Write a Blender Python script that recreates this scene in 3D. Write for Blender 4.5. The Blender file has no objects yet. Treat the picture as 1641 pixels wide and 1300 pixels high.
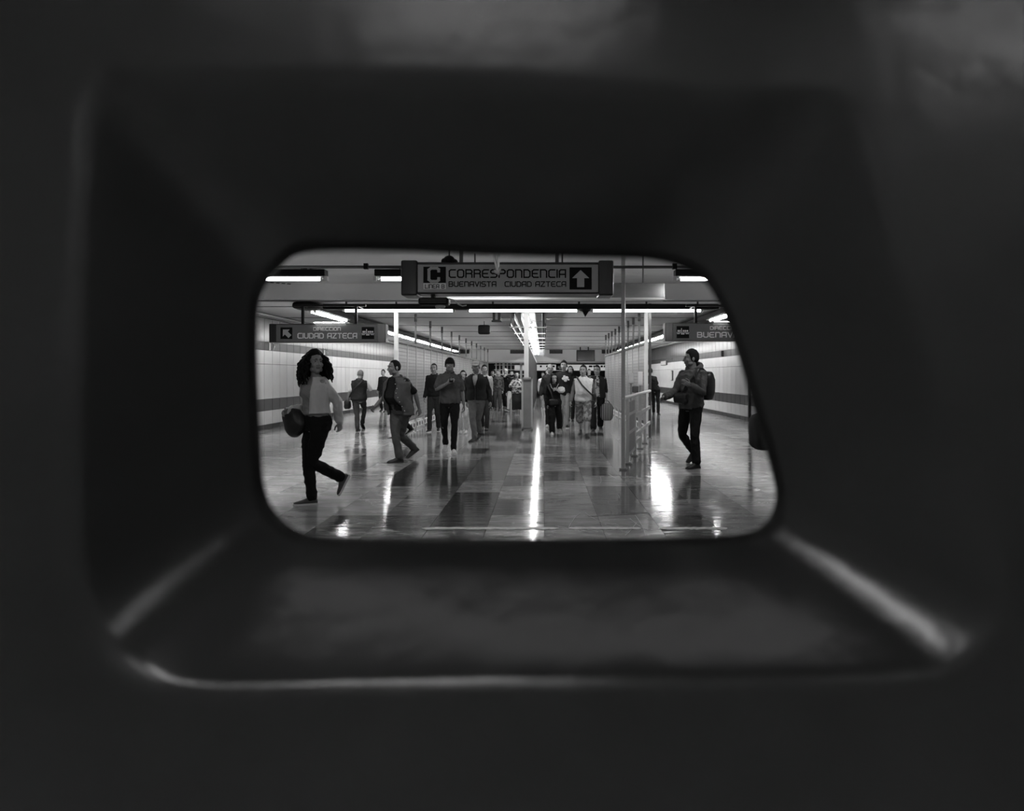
import bpy, bmesh, math, random
from math import sin, cos, pi, radians, sqrt
from mathutils import Vector, Matrix, noise

S = bpy.context.scene
COL = S.collection
random.seed(7)
V = Vector

# ------------------------------------------------------------------ camera, world, exposure
EYE, FPX, VX, VY = 1.4, 1100.0, 870.0, 602.0      # eye height, focal length and vanishing point in pixels of the 1641x1300 photograph
cd = bpy.data.cameras.new('camera')
cam = bpy.data.objects.new('camera', cd)
COL.objects.link(cam)
cam.location = (0, 0, EYE)
cam.rotation_euler = (pi / 2, 0, 0)
cd.sensor_width = 36.0
cd.lens = FPX / 1641 * 36.0
cd.shift_x = (1641 / 2 - VX) / 1641
cd.shift_y = (VY - 650) / 1641
cd.clip_start = 0.01
cd.clip_end = 200
cd.dof.use_dof = True
cd.dof.focus_distance = 10.5
cd.dof.aperture_fstop = 6.0
S.camera = cam

w = bpy.data.worlds.new('world')
S.world = w
w.use_nodes = True
w.node_tree.nodes['Background'].inputs[0].default_value = (0.5, 0.5, 0.5, 1)
w.node_tree.nodes['Background'].inputs[1].default_value = 0.0

S.view_settings.view_transform = 'Standard'
S.view_settings.look = 'None'
S.view_settings.gamma = 1.0
S.view_settings.exposure = 1.35
S.view_settings.use_curve_mapping = False
S.cycles.use_denoising = True
S.cycles.max_bounces = 8
S.cycles.diffuse_bounces = 4
S.cycles.glossy_bounces = 4
S.cycles.sample_clamp_indirect = 6
TUBE_POWER = 21.0

def at(px, py, Y):
    """a pixel of the photograph at distance Y -> point in the corridor"""
    return V(((px - VX) * Y / FPX, Y, EYE - (py - VY) * Y / FPX))

def floorY(py):
    return EYE * FPX / (py - VY)

# ------------------------------------------------------------------ materials
MATS = {}
def mat(name, v, rough=0.5, metal=0.0, var=0.0, vscale=8.0, bump=0.0, bscale=40.0, stretch=(1, 1, 1), spec=0.5, coat=0.0, emit=0.0, objrand=0.0, coords='Object'):
    if name in MATS:
        return MATS[name]
    m = bpy.data.materials.new(name)
    m.use_nodes = True
    nt = m.node_tree
    b = nt.nodes['Principled BSDF']
    b.inputs['Base Color'].default_value = (v, v, v, 1)
    b.inputs['Roughness'].default_value = rough
    b.inputs['Metallic'].default_value = metal
    b.inputs['Specular IOR Level'].default_value = spec
    b.inputs['Coat Weight'].default_value = coat
    if emit:
        b.inputs['Emission Color'].default_value = (1, 1, 1, 1)
        b.inputs['Emission Strength'].default_value = emit
    if var or bump:
        tc = nt.nodes.new('ShaderNodeTexCoord')
        mp = nt.nodes.new('ShaderNodeMapping')
        mp.inputs['Scale'].default_value = stretch
        if coords == 'World':
            geo = nt.nodes.new('ShaderNodeNewGeometry')
            nt.links.new(geo.outputs['Position'], mp.inputs['Vector'])
        else:
            nt.links.new(tc.outputs[coords], mp.inputs['Vector'])
    if var:
        n = nt.nodes.new('ShaderNodeTexNoise')
        n.inputs['Scale'].default_value = vscale
        n.inputs['Detail'].default_value = 5
        nt.links.new(mp.outputs[0], n.inputs['Vector'])
        r = nt.nodes.new('ShaderNodeMapRange')
        r.inputs['From Min'].default_value = 0.3
        r.inputs['From Max'].default_value = 0.7
        r.inputs['To Min'].default_value = v * (1 - var)
        r.inputs['To Max'].default_value = v * (1 + var)
        nt.links.new(n.outputs['Fac'], r.inputs['Value'])
        out = r.outputs[0]
        if objrand:
            oi = nt.nodes.new('ShaderNodeObjectInfo')
            r2 = nt.nodes.new('ShaderNodeMapRange')
            r2.inputs['To Min'].default_value = 1 - objrand
            r2.inputs['To Max'].default_value = 1 + objrand
            nt.links.new(oi.outputs['Random'], r2.inputs['Value'])
            mu = nt.nodes.new('ShaderNodeMath')
            mu.operation = 'MULTIPLY'
            nt.links.new(out, mu.inputs[0])
            nt.links.new(r2.outputs[0], mu.inputs[1])
            out = mu.outputs[0]
        nt.links.new(out, b.inputs['Base Color'])
    if bump:
        n = nt.nodes.new('ShaderNodeTexNoise')
        n.inputs['Scale'].default_value = bscale
        n.inputs['Detail'].default_value = 4
        nt.links.new(mp.outputs[0], n.inputs['Vector'])
        bp = nt.nodes.new('ShaderNodeBump')
        bp.inputs['Strength'].default_value = bump
        bp.inputs['Distance'].default_value = 0.01
        nt.links.new(n.outputs['Fac'], bp.inputs['Height'])
        nt.links.new(bp.outputs[0], b.inputs['Normal'])
    MATS[name] = m
    return m

def marble(name, v, var):
    """polished stone: cloudy tone, thin pale veins, uneven polish that smears reflections"""
    m = bpy.data.materials.new(name)
    m.use_nodes = True
    nt = m.node_tree
    N, L = nt.nodes, nt.links
    b = N['Principled BSDF']
    geo = N.new('ShaderNodeNewGeometry')
    oi = N.new('ShaderNodeObjectInfo')
    add = N.new('ShaderNodeVectorMath'); add.operation = 'ADD'
    sc = N.new('ShaderNodeVectorMath'); sc.operation = 'SCALE'
    sc.inputs[0].default_value = (13.1, 7.7, 0)
    L.new(oi.outputs['Random'], sc.inputs['Scale'])
    L.new(geo.outputs['Position'], add.inputs[0]); L.new(sc.outputs[0], add.inputs[1])
    mp = N.new('ShaderNodeMapping'); mp.inputs['Scale'].default_value = (1.0, 2.6, 1); mp.inputs['Rotation'].default_value = (0, 0, 0.35)
    L.new(add.outputs[0], mp.inputs['Vector'])
    n1 = N.new('ShaderNodeTexNoise'); n1.inputs['Scale'].default_value = 2.2; n1.inputs['Detail'].default_value = 8; n1.inputs['Roughness'].default_value = 0.62
    n1.inputs['Distortion'].default_value = 0.8
    L.new(mp.outputs[0], n1.inputs['Vector'])
    r = N.new('ShaderNodeMapRange'); r.inputs['From Min'].default_value = 0.32; r.inputs['From Max'].default_value = 0.68
    r.inputs['To Min'].default_value = v * (1 - var); r.inputs['To Max'].default_value = v * (1 + var)
    L.new(n1.outputs['Fac'], r.inputs['Value'])
    # veins: narrow band of a second noise
    n2 = N.new('ShaderNodeTexNoise'); n2.inputs['Scale'].default_value = 0.9; n2.inputs['Detail'].default_value = 6; n2.inputs['Distortion'].default_value = 1.6
    L.new(mp.outputs[0], n2.inputs['Vector'])
    s1 = N.new('ShaderNodeMath'); s1.operation = 'SUBTRACT'; s1.inputs[1].default_value = 0.5
    L.new(n2.outputs['Fac'], s1.inputs[0])
    ab = N.new('ShaderNodeMath'); ab.operation = 'ABSOLUTE'; L.new(s1.outputs[0], ab.inputs[0])
    r2 = N.new('ShaderNodeMapRange'); r2.inputs['From Min'].default_value = 0.0; r2.inputs['From Max'].default_value = 0.006
    r2.inputs['To Min'].default_value = v * 0.9; r2.inputs['To Max'].default_value = 0.0
    L.new(ab.outputs[0], r2.inputs['Value'])
    sm = N.new('ShaderNodeMath'); sm.operation = 'ADD'
    L.new(r.outputs[0], sm.inputs[0]); L.new(r2.outputs[0], sm.inputs[1])
    L.new(sm.outputs[0], b.inputs['Base Color'])
    n3 = N.new('ShaderNodeTexNoise'); n3.inputs['Scale'].default_value = 5; n3.inputs['Detail'].default_value = 5
    L.new(mp.outputs[0], n3.inputs['Vector'])
    rr = N.new('ShaderNodeMapRange'); rr.inputs['From Min'].default_value = 0.3; rr.inputs['From Max'].default_value = 0.7
    rr.inputs['To Min'].default_value = 0.05; rr.inputs['To Max'].default_value = 0.15
    L.new(n3.outputs['Fac'], rr.inputs['Value'])
    L.new(rr.outputs[0], b.inputs['Roughness'])
    mp2 = N.new('ShaderNodeMapping'); mp2.inputs['Scale'].default_value = (0.45, 11.0, 1)
    L.new(geo.outputs['Position'], mp2.inputs['Vector'])
    n4 = N.new('ShaderNodeTexNoise'); n4.inputs['Scale'].default_value = 1.6; n4.inputs['Detail'].default_value = 3
    L.new(mp2.outputs[0], n4.inputs['Vector'])
    bp = N.new('ShaderNodeBump'); bp.inputs['Strength'].default_value = 0.30; bp.inputs['Distance'].default_value = 0.006
    L.new(n4.outputs['Fac'], bp.inputs['Height'])
    L.new(bp.outputs[0], b.inputs['Normal'])
    b.inputs['Specular IOR Level'].default_value = 0.5
    MATS[name] = m
    return m

# ------------------------------------------------------------------ mesh helpers
def box(bm, c, s, rot=None, bev=0.0):
    """box of size s centred on c, optional bevel"""
    r = bmesh.ops.create_cube(bm, size=1.0)
    vs = r['verts']
    M = Matrix.Translation(V(c)) @ (rot.to_4x4() if rot else Matrix()) @ Matrix.Diagonal((s[0], s[1], s[2], 1))
    if bev:
        bmesh.ops.scale(bm, verts=vs, vec=V(s))
        es = list({e for v in vs for e in v.link_edges})
        rb = bmesh.ops.bevel(bm, geom=es, offset=bev, segments=2, affect='EDGES', profile=0.5)
        vv = {v for f in rb['faces'] for v in f.verts}
        vs = [v for v in vs if v.is_valid] + [v for v in vv if v.is_valid]
        # all verts of this island
        seen = set(vs); st = list(vs)
        while st:
            a = st.pop()
            for e in a.link_edges:
                o = e.other_vert(a)
                if o not in seen:
                    seen.add(o); st.append(o)
        vs = list(seen)
        M = Matrix.Translation(V(c)) @ (rot.to_4x4() if rot else Matrix())
    bmesh.ops.transform(bm, matrix=M, verts=vs)
    return vs

def lo_hi(bm, a, b, bev=0.0):
    a, b = V(a), V(b)
    return box(bm, (a + b) / 2, b - a, bev=bev)

def frame_of(t, ref):
    t = t.normalized()
    a = ref - t * ref.dot(t)
    if a.length < 1e-4:
        a = V((1, 0, 0)) - t * t.x
        if a.length < 1e-3:
            a = V((0, 1, 0)) - t * t.y
    a.normalize()
    return a, t.cross(a)

def tube(bm, P, R, n=12, ref=V((1, 0, 0)), caps=True, closed_ends=True):
    P = [V(p) for p in P]
    R = [(r, r) if not isinstance(r, (tuple, list)) else tuple(r) for r in R]
    if caps:
        t0 = (P[0] - P[1]).normalized(); t1 = (P[-1] - P[-2]).normalized()
        h0 = min(R[0]); h1 = min(R[-1])
        P = [P[0] + t0 * h0 * .92, P[0] + t0 * h0 * .55] + P + [P[-1] + t1 * h1 * .55, P[-1] + t1 * h1 * .92]
        sc = lambda r, k: (r[0] * k, r[1] * k)
        R = [sc(R[0], .4), sc(R[0], .83)] + R + [sc(R[-1], .83), sc(R[-1], .4)]
    rings = []
    a = None
    for i, p in enumerate(P):
        t = (P[min(i + 1, len(P) - 1)] - P[max(i - 1, 0)])
        a, b = frame_of(t, ref if a is None else a)
        rings.append([bm.verts.new(p + a * R[i][0] * cos(2 * pi * k / n) + b * R[i][1] * sin(2 * pi * k / n)) for k in range(n)])
    for r0, r1 in zip(rings, rings[1:]):
        for k in range(n):
            bm.faces.new((r0[k], r0[(k + 1) % n], r1[(k + 1) % n], r1[k]))
    if closed_ends:
        bm.faces.new(rings[0][::-1]); bm.faces.new(rings[-1])
    return rings

def ellipsoid(bm, c, r, rot=None, u=16, v=10, e=1.0):
    """ellipsoid, or a rounded box when e < 1"""
    c = V(c)
    f = lambda x: math.copysign(abs(x) ** e, x)
    M = rot or Matrix.Identity(3)
    top = bm.verts.new(c + M @ V((0, 0, r[2]))); bot = bm.verts.new(c + M @ V((0, 0, -r[2])))
    rings = []
    for j in range(1, v):
        ph = pi * j / v
        rings.append([bm.verts.new(c + M @ V((r[0] * f(sin(ph)) * f(cos(2 * pi * k / u)), r[1] * f(sin(ph)) * f(sin(2 * pi * k / u)), r[2] * f(cos(ph))))) for k in range(u)])
    for k in range(u):
        bm.faces.new((top, rings[0][k], rings[0][(k + 1) % u]))
        bm.faces.new((bot, rings[-1][(k + 1) % u], rings[-1][k]))
    for r0, r1 in zip(rings, rings[1:]):
        for k in range(u):
            bm.faces.new((r0[k], r1[k], r1[(k + 1) % u], r0[(k + 1) % u]))

def stack(bm, rows, ax, ay, n=24):
    """closed loft of horizontal ellipses; rows = (centre, rx, ry)"""
    rings = []
    for c, rx, ry in rows:
        rings.append([bm.verts.new(c + ax * rx * cos(2 * pi * k / n) + ay * ry * sin(2 * pi * k / n)) for k in range(n)])
    for r0, r1 in zip(rings, rings[1:]):
        for k in range(n):
            bm.faces.new((r0[k], r0[(k + 1) % n], r1[(k + 1) % n], r1[k]))
    bm.faces.new(rings[0][::-1]); bm.faces.new(rings[-1])

def cyl(bm, a, b, r, n=12):
    tube(bm, [a, b], [r, r], n=n, caps=False)

def finish(bm, smooth=False):
    bmesh.ops.recalc_face_normals(bm, faces=bm.faces)
    me = bpy.data.meshes.new('mesh')
    bm.to_mesh(me); bm.free()
    if smooth:
        me.shade_smooth()
    return me

def obj(name, src, m, parent=None, smooth=False, label=None, cat=None, group=None, kind=None, loc=None):
    me = src if isinstance(src, bpy.types.Mesh) else finish(src, smooth)
    ob = bpy.data.objects.new(name, me)
    me.name = name
    COL.objects.link(ob)
    if m is not None:
        for k in (m if isinstance(m, (list, tuple)) else [m]):
            me.materials.append(k)
    if parent is not None:
        ob.parent = parent
    if loc is not None:
        ob.location = loc
    tag(ob, label, cat, group, kind)
    return ob

def tag(ob, label=None, cat=None, group=None, kind=None):
    if label: ob['label'] = label
    if cat: ob['category'] = cat
    if group: ob['group'] = group
    if kind: ob['kind'] = kind
    return ob

def thing(name, label, cat, loc=(0, 0, 0), rz=0.0, group=None):
    o = bpy.data.objects.new(name, None)
    COL.objects.link(o)
    o.location = loc
    o.rotation_euler = (0, 0, rz)
    o.empty_display_size = 0.1
    return tag(o, label, cat, group)

def link(o, parent, loc=None, rot=None):
    """place a copy that shares its mesh"""
    c = o.copy()
    COL.objects.link(c)
    c.parent = parent
    if loc is not None: c.location = loc
    if rot is not None: c.rotation_euler = rot
    return c

def remesh(bm, voxel, smooth=3, factor=0.5):
    me = finish(bm)
    ob = bpy.data.objects.new('tmp', me)
    COL.objects.link(ob)
    r = ob.modifiers.new('r', 'REMESH'); r.mode = 'VOXEL'; r.voxel_size = voxel; r.use_smooth_shade = True
    if smooth:
        s = ob.modifiers.new('s', 'SMOOTH'); s.iterations = smooth; s.factor = factor
    dg = bpy.context.evaluated_depsgraph_get()
    out = bpy.data.meshes.new_from_object(ob.evaluated_get(dg))
    bpy.data.objects.remove(ob); bpy.data.meshes.remove(me)
    out.shade_smooth()
    return out

ORD = ['first', 'second', 'third', 'fourth', 'fifth', 'sixth', 'seventh', 'eighth', 'ninth', 'tenth', 'eleventh', 'twelfth']

# ------------------------------------------------------------------ palette (the photograph is black and white)
M_wall = mat('enamel_panel', 0.60, 0.34, var=0.06, vscale=1.5, coat=0.2, objrand=0.06)
M_wall_top = mat('steel_panel', 0.07, 0.28, metal=0.1, var=0.2, vscale=2.0, bump=0.3, bscale=6, spec=.22)
M_band = mat('dark_band_panel', 0.05, 0.35, var=0.1, vscale=2)
M_band_mid = mat('grey_band_panel', 0.04, 0.45, spec=.25, var=0.1, vscale=2)
M_skirt = mat('skirting_black', 0.018, 0.4)
M_backing = mat('joint_dark', 0.02, 0.7)
M_plaster = mat('painted_concrete', 0.34, 0.8, var=0.07, vscale=1.2, bump=0.1, bscale=20, coords='World')
M_ceil = mat('ceiling_slab', 0.52, 0.75, var=0.08, vscale=0.7, stretch=(0.5, 2, 1), coords='World')
M_fascia = mat('fascia_paint', 0.5, 0.7, var=0.08, vscale=0.8, coords='World')
M_black = mat('black_paint', 0.006, 0.6, var=0.3, vscale=6, spec=.2)
M_blackp = mat('black_plastic', 0.005, 0.5, spec=.2)
M_fill_dim = mat('fill_glow_dim', 0.9, 0.4, emit=TUBE_POWER * 0.9)
M_fill_low = mat('fill_glow_low', 0.9, 0.4, emit=TUBE_POWER * 0.07)
M_fill_near = mat('fill_glow_near', 0.9, 0.4, emit=TUBE_POWER * 0.36)
M_tube_half = mat('lamp_glow_half', 0.9, 0.4, emit=TUBE_POWER * 0.4)
M_tube = mat('lamp_glow', 0.9, 0.4, emit=TUBE_POWER)
M_white = mat('white_enamel', 0.7, 0.4)
M_grey = mat('grey_paint', 0.22, 0.45, var=0.1, vscale=5)
M_dgrey = mat('dark_grey_paint', 0.07, 0.45, var=0.15, vscale=5)
M_lgrey = mat('light_grey_paint', 0.45, 0.42, var=0.08, vscale=5)
M_steel = mat('brushed_steel', 0.5, 0.32, metal=0.9, var=0.1, vscale=12, stretch=(1, 1, 0.1))
M_panel = mat('fence_sheet', 0.27, 0.4, var=0.08, vscale=3, objrand=0.08)
M_pdark = mat('screen_sheet', 0.16, 0.35, var=0.1, vscale=3, objrand=0.1)
M_sign2 = mat('direction_face', 0.15, 0.45, var=0.05, vscale=3, spec=.3)
M_sign = mat('sign_face', 0.32, 0.4, var=0.05, vscale=3)
M_signbox = mat('sign_case', 0.04, 0.28, metal=0.4, var=0.2, vscale=9, stretch=(1, 1, 0.15))
M_letter = mat('letter_black', 0.004, 0.6, spec=.15)
M_lettw = mat('letter_white', 0.8, 0.5)
M_lettg = mat('symbol_grey', 0.42, 0.5)
M_scratch = mat('floor_scuff', 0.34, 0.5, var=0.4, vscale=30)
M_paint = mat('floor_paint', 0.5, 0.45, var=0.25, vscale=18)
# ------------------------------------------------------------------ the corridor
XL, XR, HB, HF, YSTEP, YEND = -7.2, 6.3, 3.0, 3.3, 14.3, 42.0
YB, YFAR = -9.0, 62.0

# floor: slab, single tiles near, joined tiles further off
bm = bmesh.new(); lo_hi(bm, (XL - .3, YB, -.25), (XR + .3, YFAR, -.016))
floor = obj('floor', bm, mat('mortar', 0.05, 0.8), kind='structure')
SHADES = [marble('stone_dark', 0.05, 0.4), marble('stone_slate', 0.13, 0.4), marble('stone_mid', 0.26, 0.38), marble('stone_light', 0.36, 0.32), marble('stone_pale', 0.48, 0.28)]
TW, TL = 0.53, 0.905
def tile_mesh(m, wd, ln):
    bm = bmesh.new(); box(bm, (0, 0, -.008), (wd - .004, ln - .004, .016))
    me = finish(bm); me.materials.append(m); me.name = 'tile'
    return me
TMESH = [tile_mesh(m, TW, TL) for m in SHADES]
rt = random.Random(21)
cols = range(-14, 12)
rest = {k: bmesh.new() for k in range(5)}
def shade_for(i, j):
    base = {0: 2, -1: 2, -2: 1, -3: 1, 1: 2, 2: 1}.get(i, 3 if abs(i) > 6 else 2)
    if (i, j) in ((-2, -2), (-2, -1), (-2, -3), (-3, 1), (-4, 1), (-4, 2)): return 0
    return max(0, min(4, base + rt.choice((-1, -1, 0, 0, 0, 1, 1, 1))))
for i in cols:
    off = rt.choice((0.0, 0.0, TL * .5))
    x0 = 0.014 + i * TW
    for j in range(-19, 60):
        y0 = 7.78 + j * TL + off
        if y0 > YFAR - 1 or y0 < YB: continue
        cx, cy = x0 + TW / 2, y0 + TL / 2
        if cx - TW / 2 < XL or cx + TW / 2 > XR + .02:
            if cx + TW / 2 < XL or cx - TW / 2 > XR: continue
        k = shade_for(i, j)
        if -2 <= j < 8 and XL < cx - TW / 2 and cx + TW / 2 <= XR + .05:
            t = bpy.data.objects.new('tile', TMESH[k]); COL.objects.link(t); t.parent = floor
            t.location = (cx, cy, -.0006 * rt.random())
            t.rotation_euler = (rt.uniform(-1, 1) * .0012, rt.uniform(-1, 1) * .0012, 0)
        else:
            lo_hi(rest[k], (max(XL, cx - TW / 2 + .002), cy - TL / 2 + .002, -.016), (min(XR, cx + TW / 2 - .002), cy + TL / 2 - .002, -.0004 * rt.random()))
for k in range(5):
    obj('tile_field', rest[k], SHADES[k], floor, kind='stuff')

# painted line across the floor, worn through in places
def line_piece(pts, th, m, parent):
    bm = bmesh.new()
    r = random.Random(len(pts) + int(pts[0][0] * 10))
    n = 26
    up, lo = [], []
    for k in range(n + 1):
        t = k / n
        a = V(pts[0]).lerp(V(pts[1]), t)
        e = .25 if k in (0, n) else 1
        up.append(bm.verts.new((a.x, a.y + th * (.5 + .1 * r.uniform(-1, 1)) * e, .0035)))
        lo.append(bm.verts.new((a.x, a.y - th * (.5 + .35 * r.random()) * e, .0035)))
    for k in range(n):
        bm.faces.new((lo[k], lo[k + 1], up[k + 1], up[k]))
    ext = bmesh.ops.extrude_face_region(bm, geom=bm.faces[:])
    bmesh.ops.translate(bm, verts=[g for g in ext['geom'] if isinstance(g, bmesh.types.BMVert)], vec=(0, 0, -.003))
    return obj('line_segment', bm, m, parent)
ln = thing('floor_line', 'worn white line painted straight across the polished floor, broken by gaps', 'floor marking', (0, 6.29, 0))
for xa, xb in ((676, 896), (911, 1027), (1056, 1165)):
    line_piece((((xa - VX) * 6.29 / FPX, 0), ((xb - VX) * 6.29 / FPX, 0)), .075, M_paint, ln)
# pale scratches curling over the floor by the railing
scr = thing('floor_scratch', 'thin pale curved scratches scuffed into the stone floor before the diagonal railing', 'scratch', (0, 0, 0))
for pts in ([(911, 846), (918, 832), (930, 822)], [(938, 822), (950, 832), (966, 838)], [(975, 760), (988, 768), (996, 771)], [(1010, 832), (1026, 846), (1040, 850)],
            [(1018, 826), (1030, 842), (1034, 858)], [(942, 828), (990, 824), (1040, 822)], [(962, 764), (965, 772), (960, 776)], [(990, 793), (994, 797), (991, 801)], [(1020, 838), (1012, 850), (1002, 858)]):
    bm = bmesh.new()
    P = []
    for px, py in pts:
        Y = floorY(py); P.append(V(((px - VX) * Y / FPX, Y, .002)))
    Q = [P[0].lerp(P[1], k / 4) * (1 - k / 8) + P[1].lerp(P[2], k / 4) * (k / 8) for k in range(5)] + [P[1].lerp(P[2], .5 + k / 8) for k in range(1, 5)]
    tube(bm, Q, [(.0038, .002)] * len(Q), n=6, ref=V((0, 0, 1)).cross(Q[1] - Q[0]))
    obj('scratch', bm, M_scratch, scr)

# walls: slab plus panels in horizontal bands
BANDS = [(.0, .12, M_skirt, 'skirting', .02), (.125, .485, M_wall, 'panel', .012), (.49, .785, M_band, 'band_panel', .012), (.79, 1.695, M_wall, 'panel', .012),
         (1.70, 2.055, M_wall, 'panel', .012), (2.06, 2.27, M_band_mid, 'band_panel', .014), (2.275, 2.88, M_wall_top, 'top_panel', .012)]
PW = 0.52
def build_wall(name, x, sgn, y_near, y_far):
    bm = bmesh.new(); lo_hi(bm, (min(x, x + sgn * .25), YB, -.2), (max(x, x + sgn * .25), YEND, 3.6))
    wl = obj(name, bm, M_backing, kind='structure')
    for z0, z1, m, nm, d in BANDS:
        bm = bmesh.new(); box(bm, (-sgn * d / 2, 0, (z0 + z1) / 2), (d, PW - .018, z1 - z0 - .006))
        proto = obj(nm, bm, m, wl)
        bmr = bmesh.new()
        k = 0
        y = YB + PW / 2 + .2
        first = True
        while y < YEND - .1:
            if y_near <= y <= y_far:
                t = .0016 * random.uniform(-1, 1)
                o = proto if first else link(proto, wl)
                first = False
                o.location = (x, y, 0); o.rotation_euler = (0, 0, t * 4)
            else:
                lo_hi(bmr, (min(x, x - sgn * d), y - PW / 2 + .009, z0 + .003), (max(x, x - sgn * d), y + PW / 2 - .009, z1 - .003))
            y += PW
        obj(nm + '_field', bmr, m, wl, kind='stuff')
    return wl
wall_left = build_wall('wall_left', XL, -1, 16.0, 30.0)
wall_right = build_wall('wall_right', XR, 1, 19.5, 30.0)
bm = bmesh.new(); lo_hi(bm, (XR - .07, 20.75, 0), (XR - .013, 20.86, 2.9))
obj('trim_1', bm, M_black, kind='structure')
bm = bmesh.new(); lo_hi(bm, (XL - .3, YB - .25, -.2), (XR + .3, YB, 3.6))
obj('wall_back', bm, M_plaster, kind='structure')
# made-up pale alcove round the camera, added to bounce light onto the barrier
M_bounce = mat('bounce_plaster', 0.80, 0.8, var=0.05, vscale=1.5)
for n_, a, b in (('wall_added_left', (-2.5, -3.2, 0), (-2.4, .2, 3.34)), ('wall_added_right', (2.9, -3.2, 0), (3.0, .2, 3.34)), ('wall_added_back', (-2.5, -3.3, 0), (3.0, -3.2, 3.34))):
    bm = bmesh.new(); lo_hi(bm, a, b); obj(n_, bm, M_grey if n_ == 'wall_added_right' else M_bounce, kind='structure')  # right wall kept darker to dim the highlight in the hole's left crease
bm = bmesh.new(); lo_hi(bm, (-2.39, -3.19, .0), (2.89, .16, .012)); obj('added_slab', bm, M_bounce, floor)  # added pale floor, bounces light up into the barrier's hole
# cornices where the walls meet the ceiling
for n_, x, sg in (('trim_2', XL, 1), ('trim_3', XR, -1)):
    bm = bmesh.new()
    lo_hi(bm, (min(x, x + sg * .10), YSTEP, 2.89), (max(x, x + sg * .10), YEND, 2.999))
    o = obj(n_, bm, M_dgrey, kind='structure')
    bm = bmesh.new(); cyl(bm, (x + sg * .13, YSTEP, 2.95), (x + sg * .13, YEND, 2.95), .025)
    obj('conduit', bm, M_lgrey, o, smooth=True)

# ceiling: high slab in front, lower slab with cross joints behind the step
bm = bmesh.new(); lo_hi(bm, (XL - .3, YB, 3.36), (XR + .3, YFAR, 3.6))
ceiling = obj('ceiling', bm, M_backing, kind='structure')
def cpanel(y0, y1, z, t=.05):
    bm = bmesh.new(); lo_hi(bm, (XL, y0 + .018, z), (XR, y1 - .018, z + t)); return obj('ceiling_panel', bm, M_ceil, ceiling)
for a, b in ((-9, -6), (-6, -3), (-3, 0), (0, 3), (3, 6), (6, 9.2), (9.2, 12.9), (12.9, YSTEP)):
    cpanel(a, b, HF)
ys = [YSTEP, 15.9] + [18.9 + 3 * k for k in range(8)]
ys[-1] = YEND
for a, b in zip(ys, ys[1:]):
    cpanel(a, b, HB)
    bm = bmesh.new(); lo_hi(bm, (XL, b - .02, HB - .013), (XR, b + .02, HB + .03)); obj('joint_strip', bm, M_dgrey, ceiling)
bm = bmesh.new(); lo_hi(bm, (XL, YSTEP - .12, HB - .03), (XR, YSTEP, HF + .06))
obj('step_fascia', bm, M_fascia, ceiling)
bm = bmesh.new(); lo_hi(bm, (XL, YSTEP + .0, HB - .05), (XR, YSTEP + .10, HB + .03))
obj('step_lip', bm, M_dgrey, ceiling)

# beam and dark hall at the far end
bm = bmesh.new(); lo_hi(bm, (XL, YEND, 2.16), (XR, YEND + .5, 3.36))
beam = obj('trim_4', bm, M_fascia, kind='structure')
bm = bmesh.new(); lo_hi(bm, (XL, YEND - .02, 2.16), (XR, YEND - .001, 2.24)); obj('edge_strip', bm, M_grey, beam)
for xa, xb in ((-5.5, -4.5), (-2.0, -1.1), (.4, 1.2), (3.6, 5.0)):
    bm = bmesh.new()
    lo_hi(bm, (xa, YEND - .05, 2.74), (xb, YEND - .03, 2.97))
    g = obj('air_vent', bm, M_black, beam)
    bm = bmesh.new()
    for k in range(5):
        lo_hi(bm, (xa, YEND - .07, 2.76 + k * .045), (xb, YEND - .05, 2.775 + k * .045))
    obj('louvre', bm, M_dgrey, g)
bm = bmesh.new(); lo_hi(bm, (XL - .3, YFAR - .3, -.2), (XR + .3, YFAR, 3.6)); obj('wall_far', bm, M_band, kind='structure')
for n_, x in (('wall_hall_left', XL - .2), ('wall_hall_right', XR)):
    bm = bmesh.new(); lo_hi(bm, (x, YEND, -.2), (x + .2, YFAR, 3.6)); obj(n_, bm, M_backing, kind='structure')
bm = bmesh.new(); lo_hi(bm, (XL, YEND + .5, 2.9), (XR, YFAR, 3.0)); obj('hall_soffit', bm, M_band, ceiling)

# ------------------------------------------------------------------ lamps
def glow_tube(parent, a, b, r=.021, m=None):
    bm = bmesh.new(); cyl(bm, a, b, r, 10)
    t = obj('fluorescent_tube', bm, m or M_tube, parent, smooth=True)
    d = (V(b) - V(a)).normalized()
    for p, s in ((a, -1), (b, 1)):
        bm = bmesh.new(); cyl(bm, V(p) - d * .005 * s, V(p) + d * .05 * s, r + .006, 10); obj('lamp_holder', bm, M_white, t)
    return t

def batten(label, x0, x1, Y, z, group=None, glow=None, hang=None):
    """a cross-corridor lamp: black folded case, white inner plate, tube, hangers"""
    t = thing('ceiling_lamp', label, 'lamp', ((x0 + x1) / 2, Y, z), group=group)
    L = (x1 - x0) / 2
    bm = bmesh.new(); lo_hi(bm, (-L, -.09, .035), (L, .09, .13), bev=.012); obj('case', bm, M_black, t)
    bm = bmesh.new(); lo_hi(bm, (-L + .03, -.07, .020), (L - .03, .07, .034)); obj('reflector', bm, M_white, t)
    for s in (-1, 1):
        bm = bmesh.new(); lo_hi(bm, (s * L - .02, -.05, -.03), (s * L + .02, .05, .035)); obj('end_bracket', bm, M_white, t)
    glow_tube(t, (-L + .08, 0, -.005), (L - .08, 0, -.005), m=glow)
    for s in (-.7, .7):
        bm = bmesh.new(); cyl(bm, (s * L, 0, .12), (s * L, 0, (hang or HF) - z + .005), .009, 8); obj('hanger', bm, M_dgrey, t)
    return t
zf = EYE + (VY - 447) * 9.9 / FPX
k = 9.9 / FPX
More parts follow.
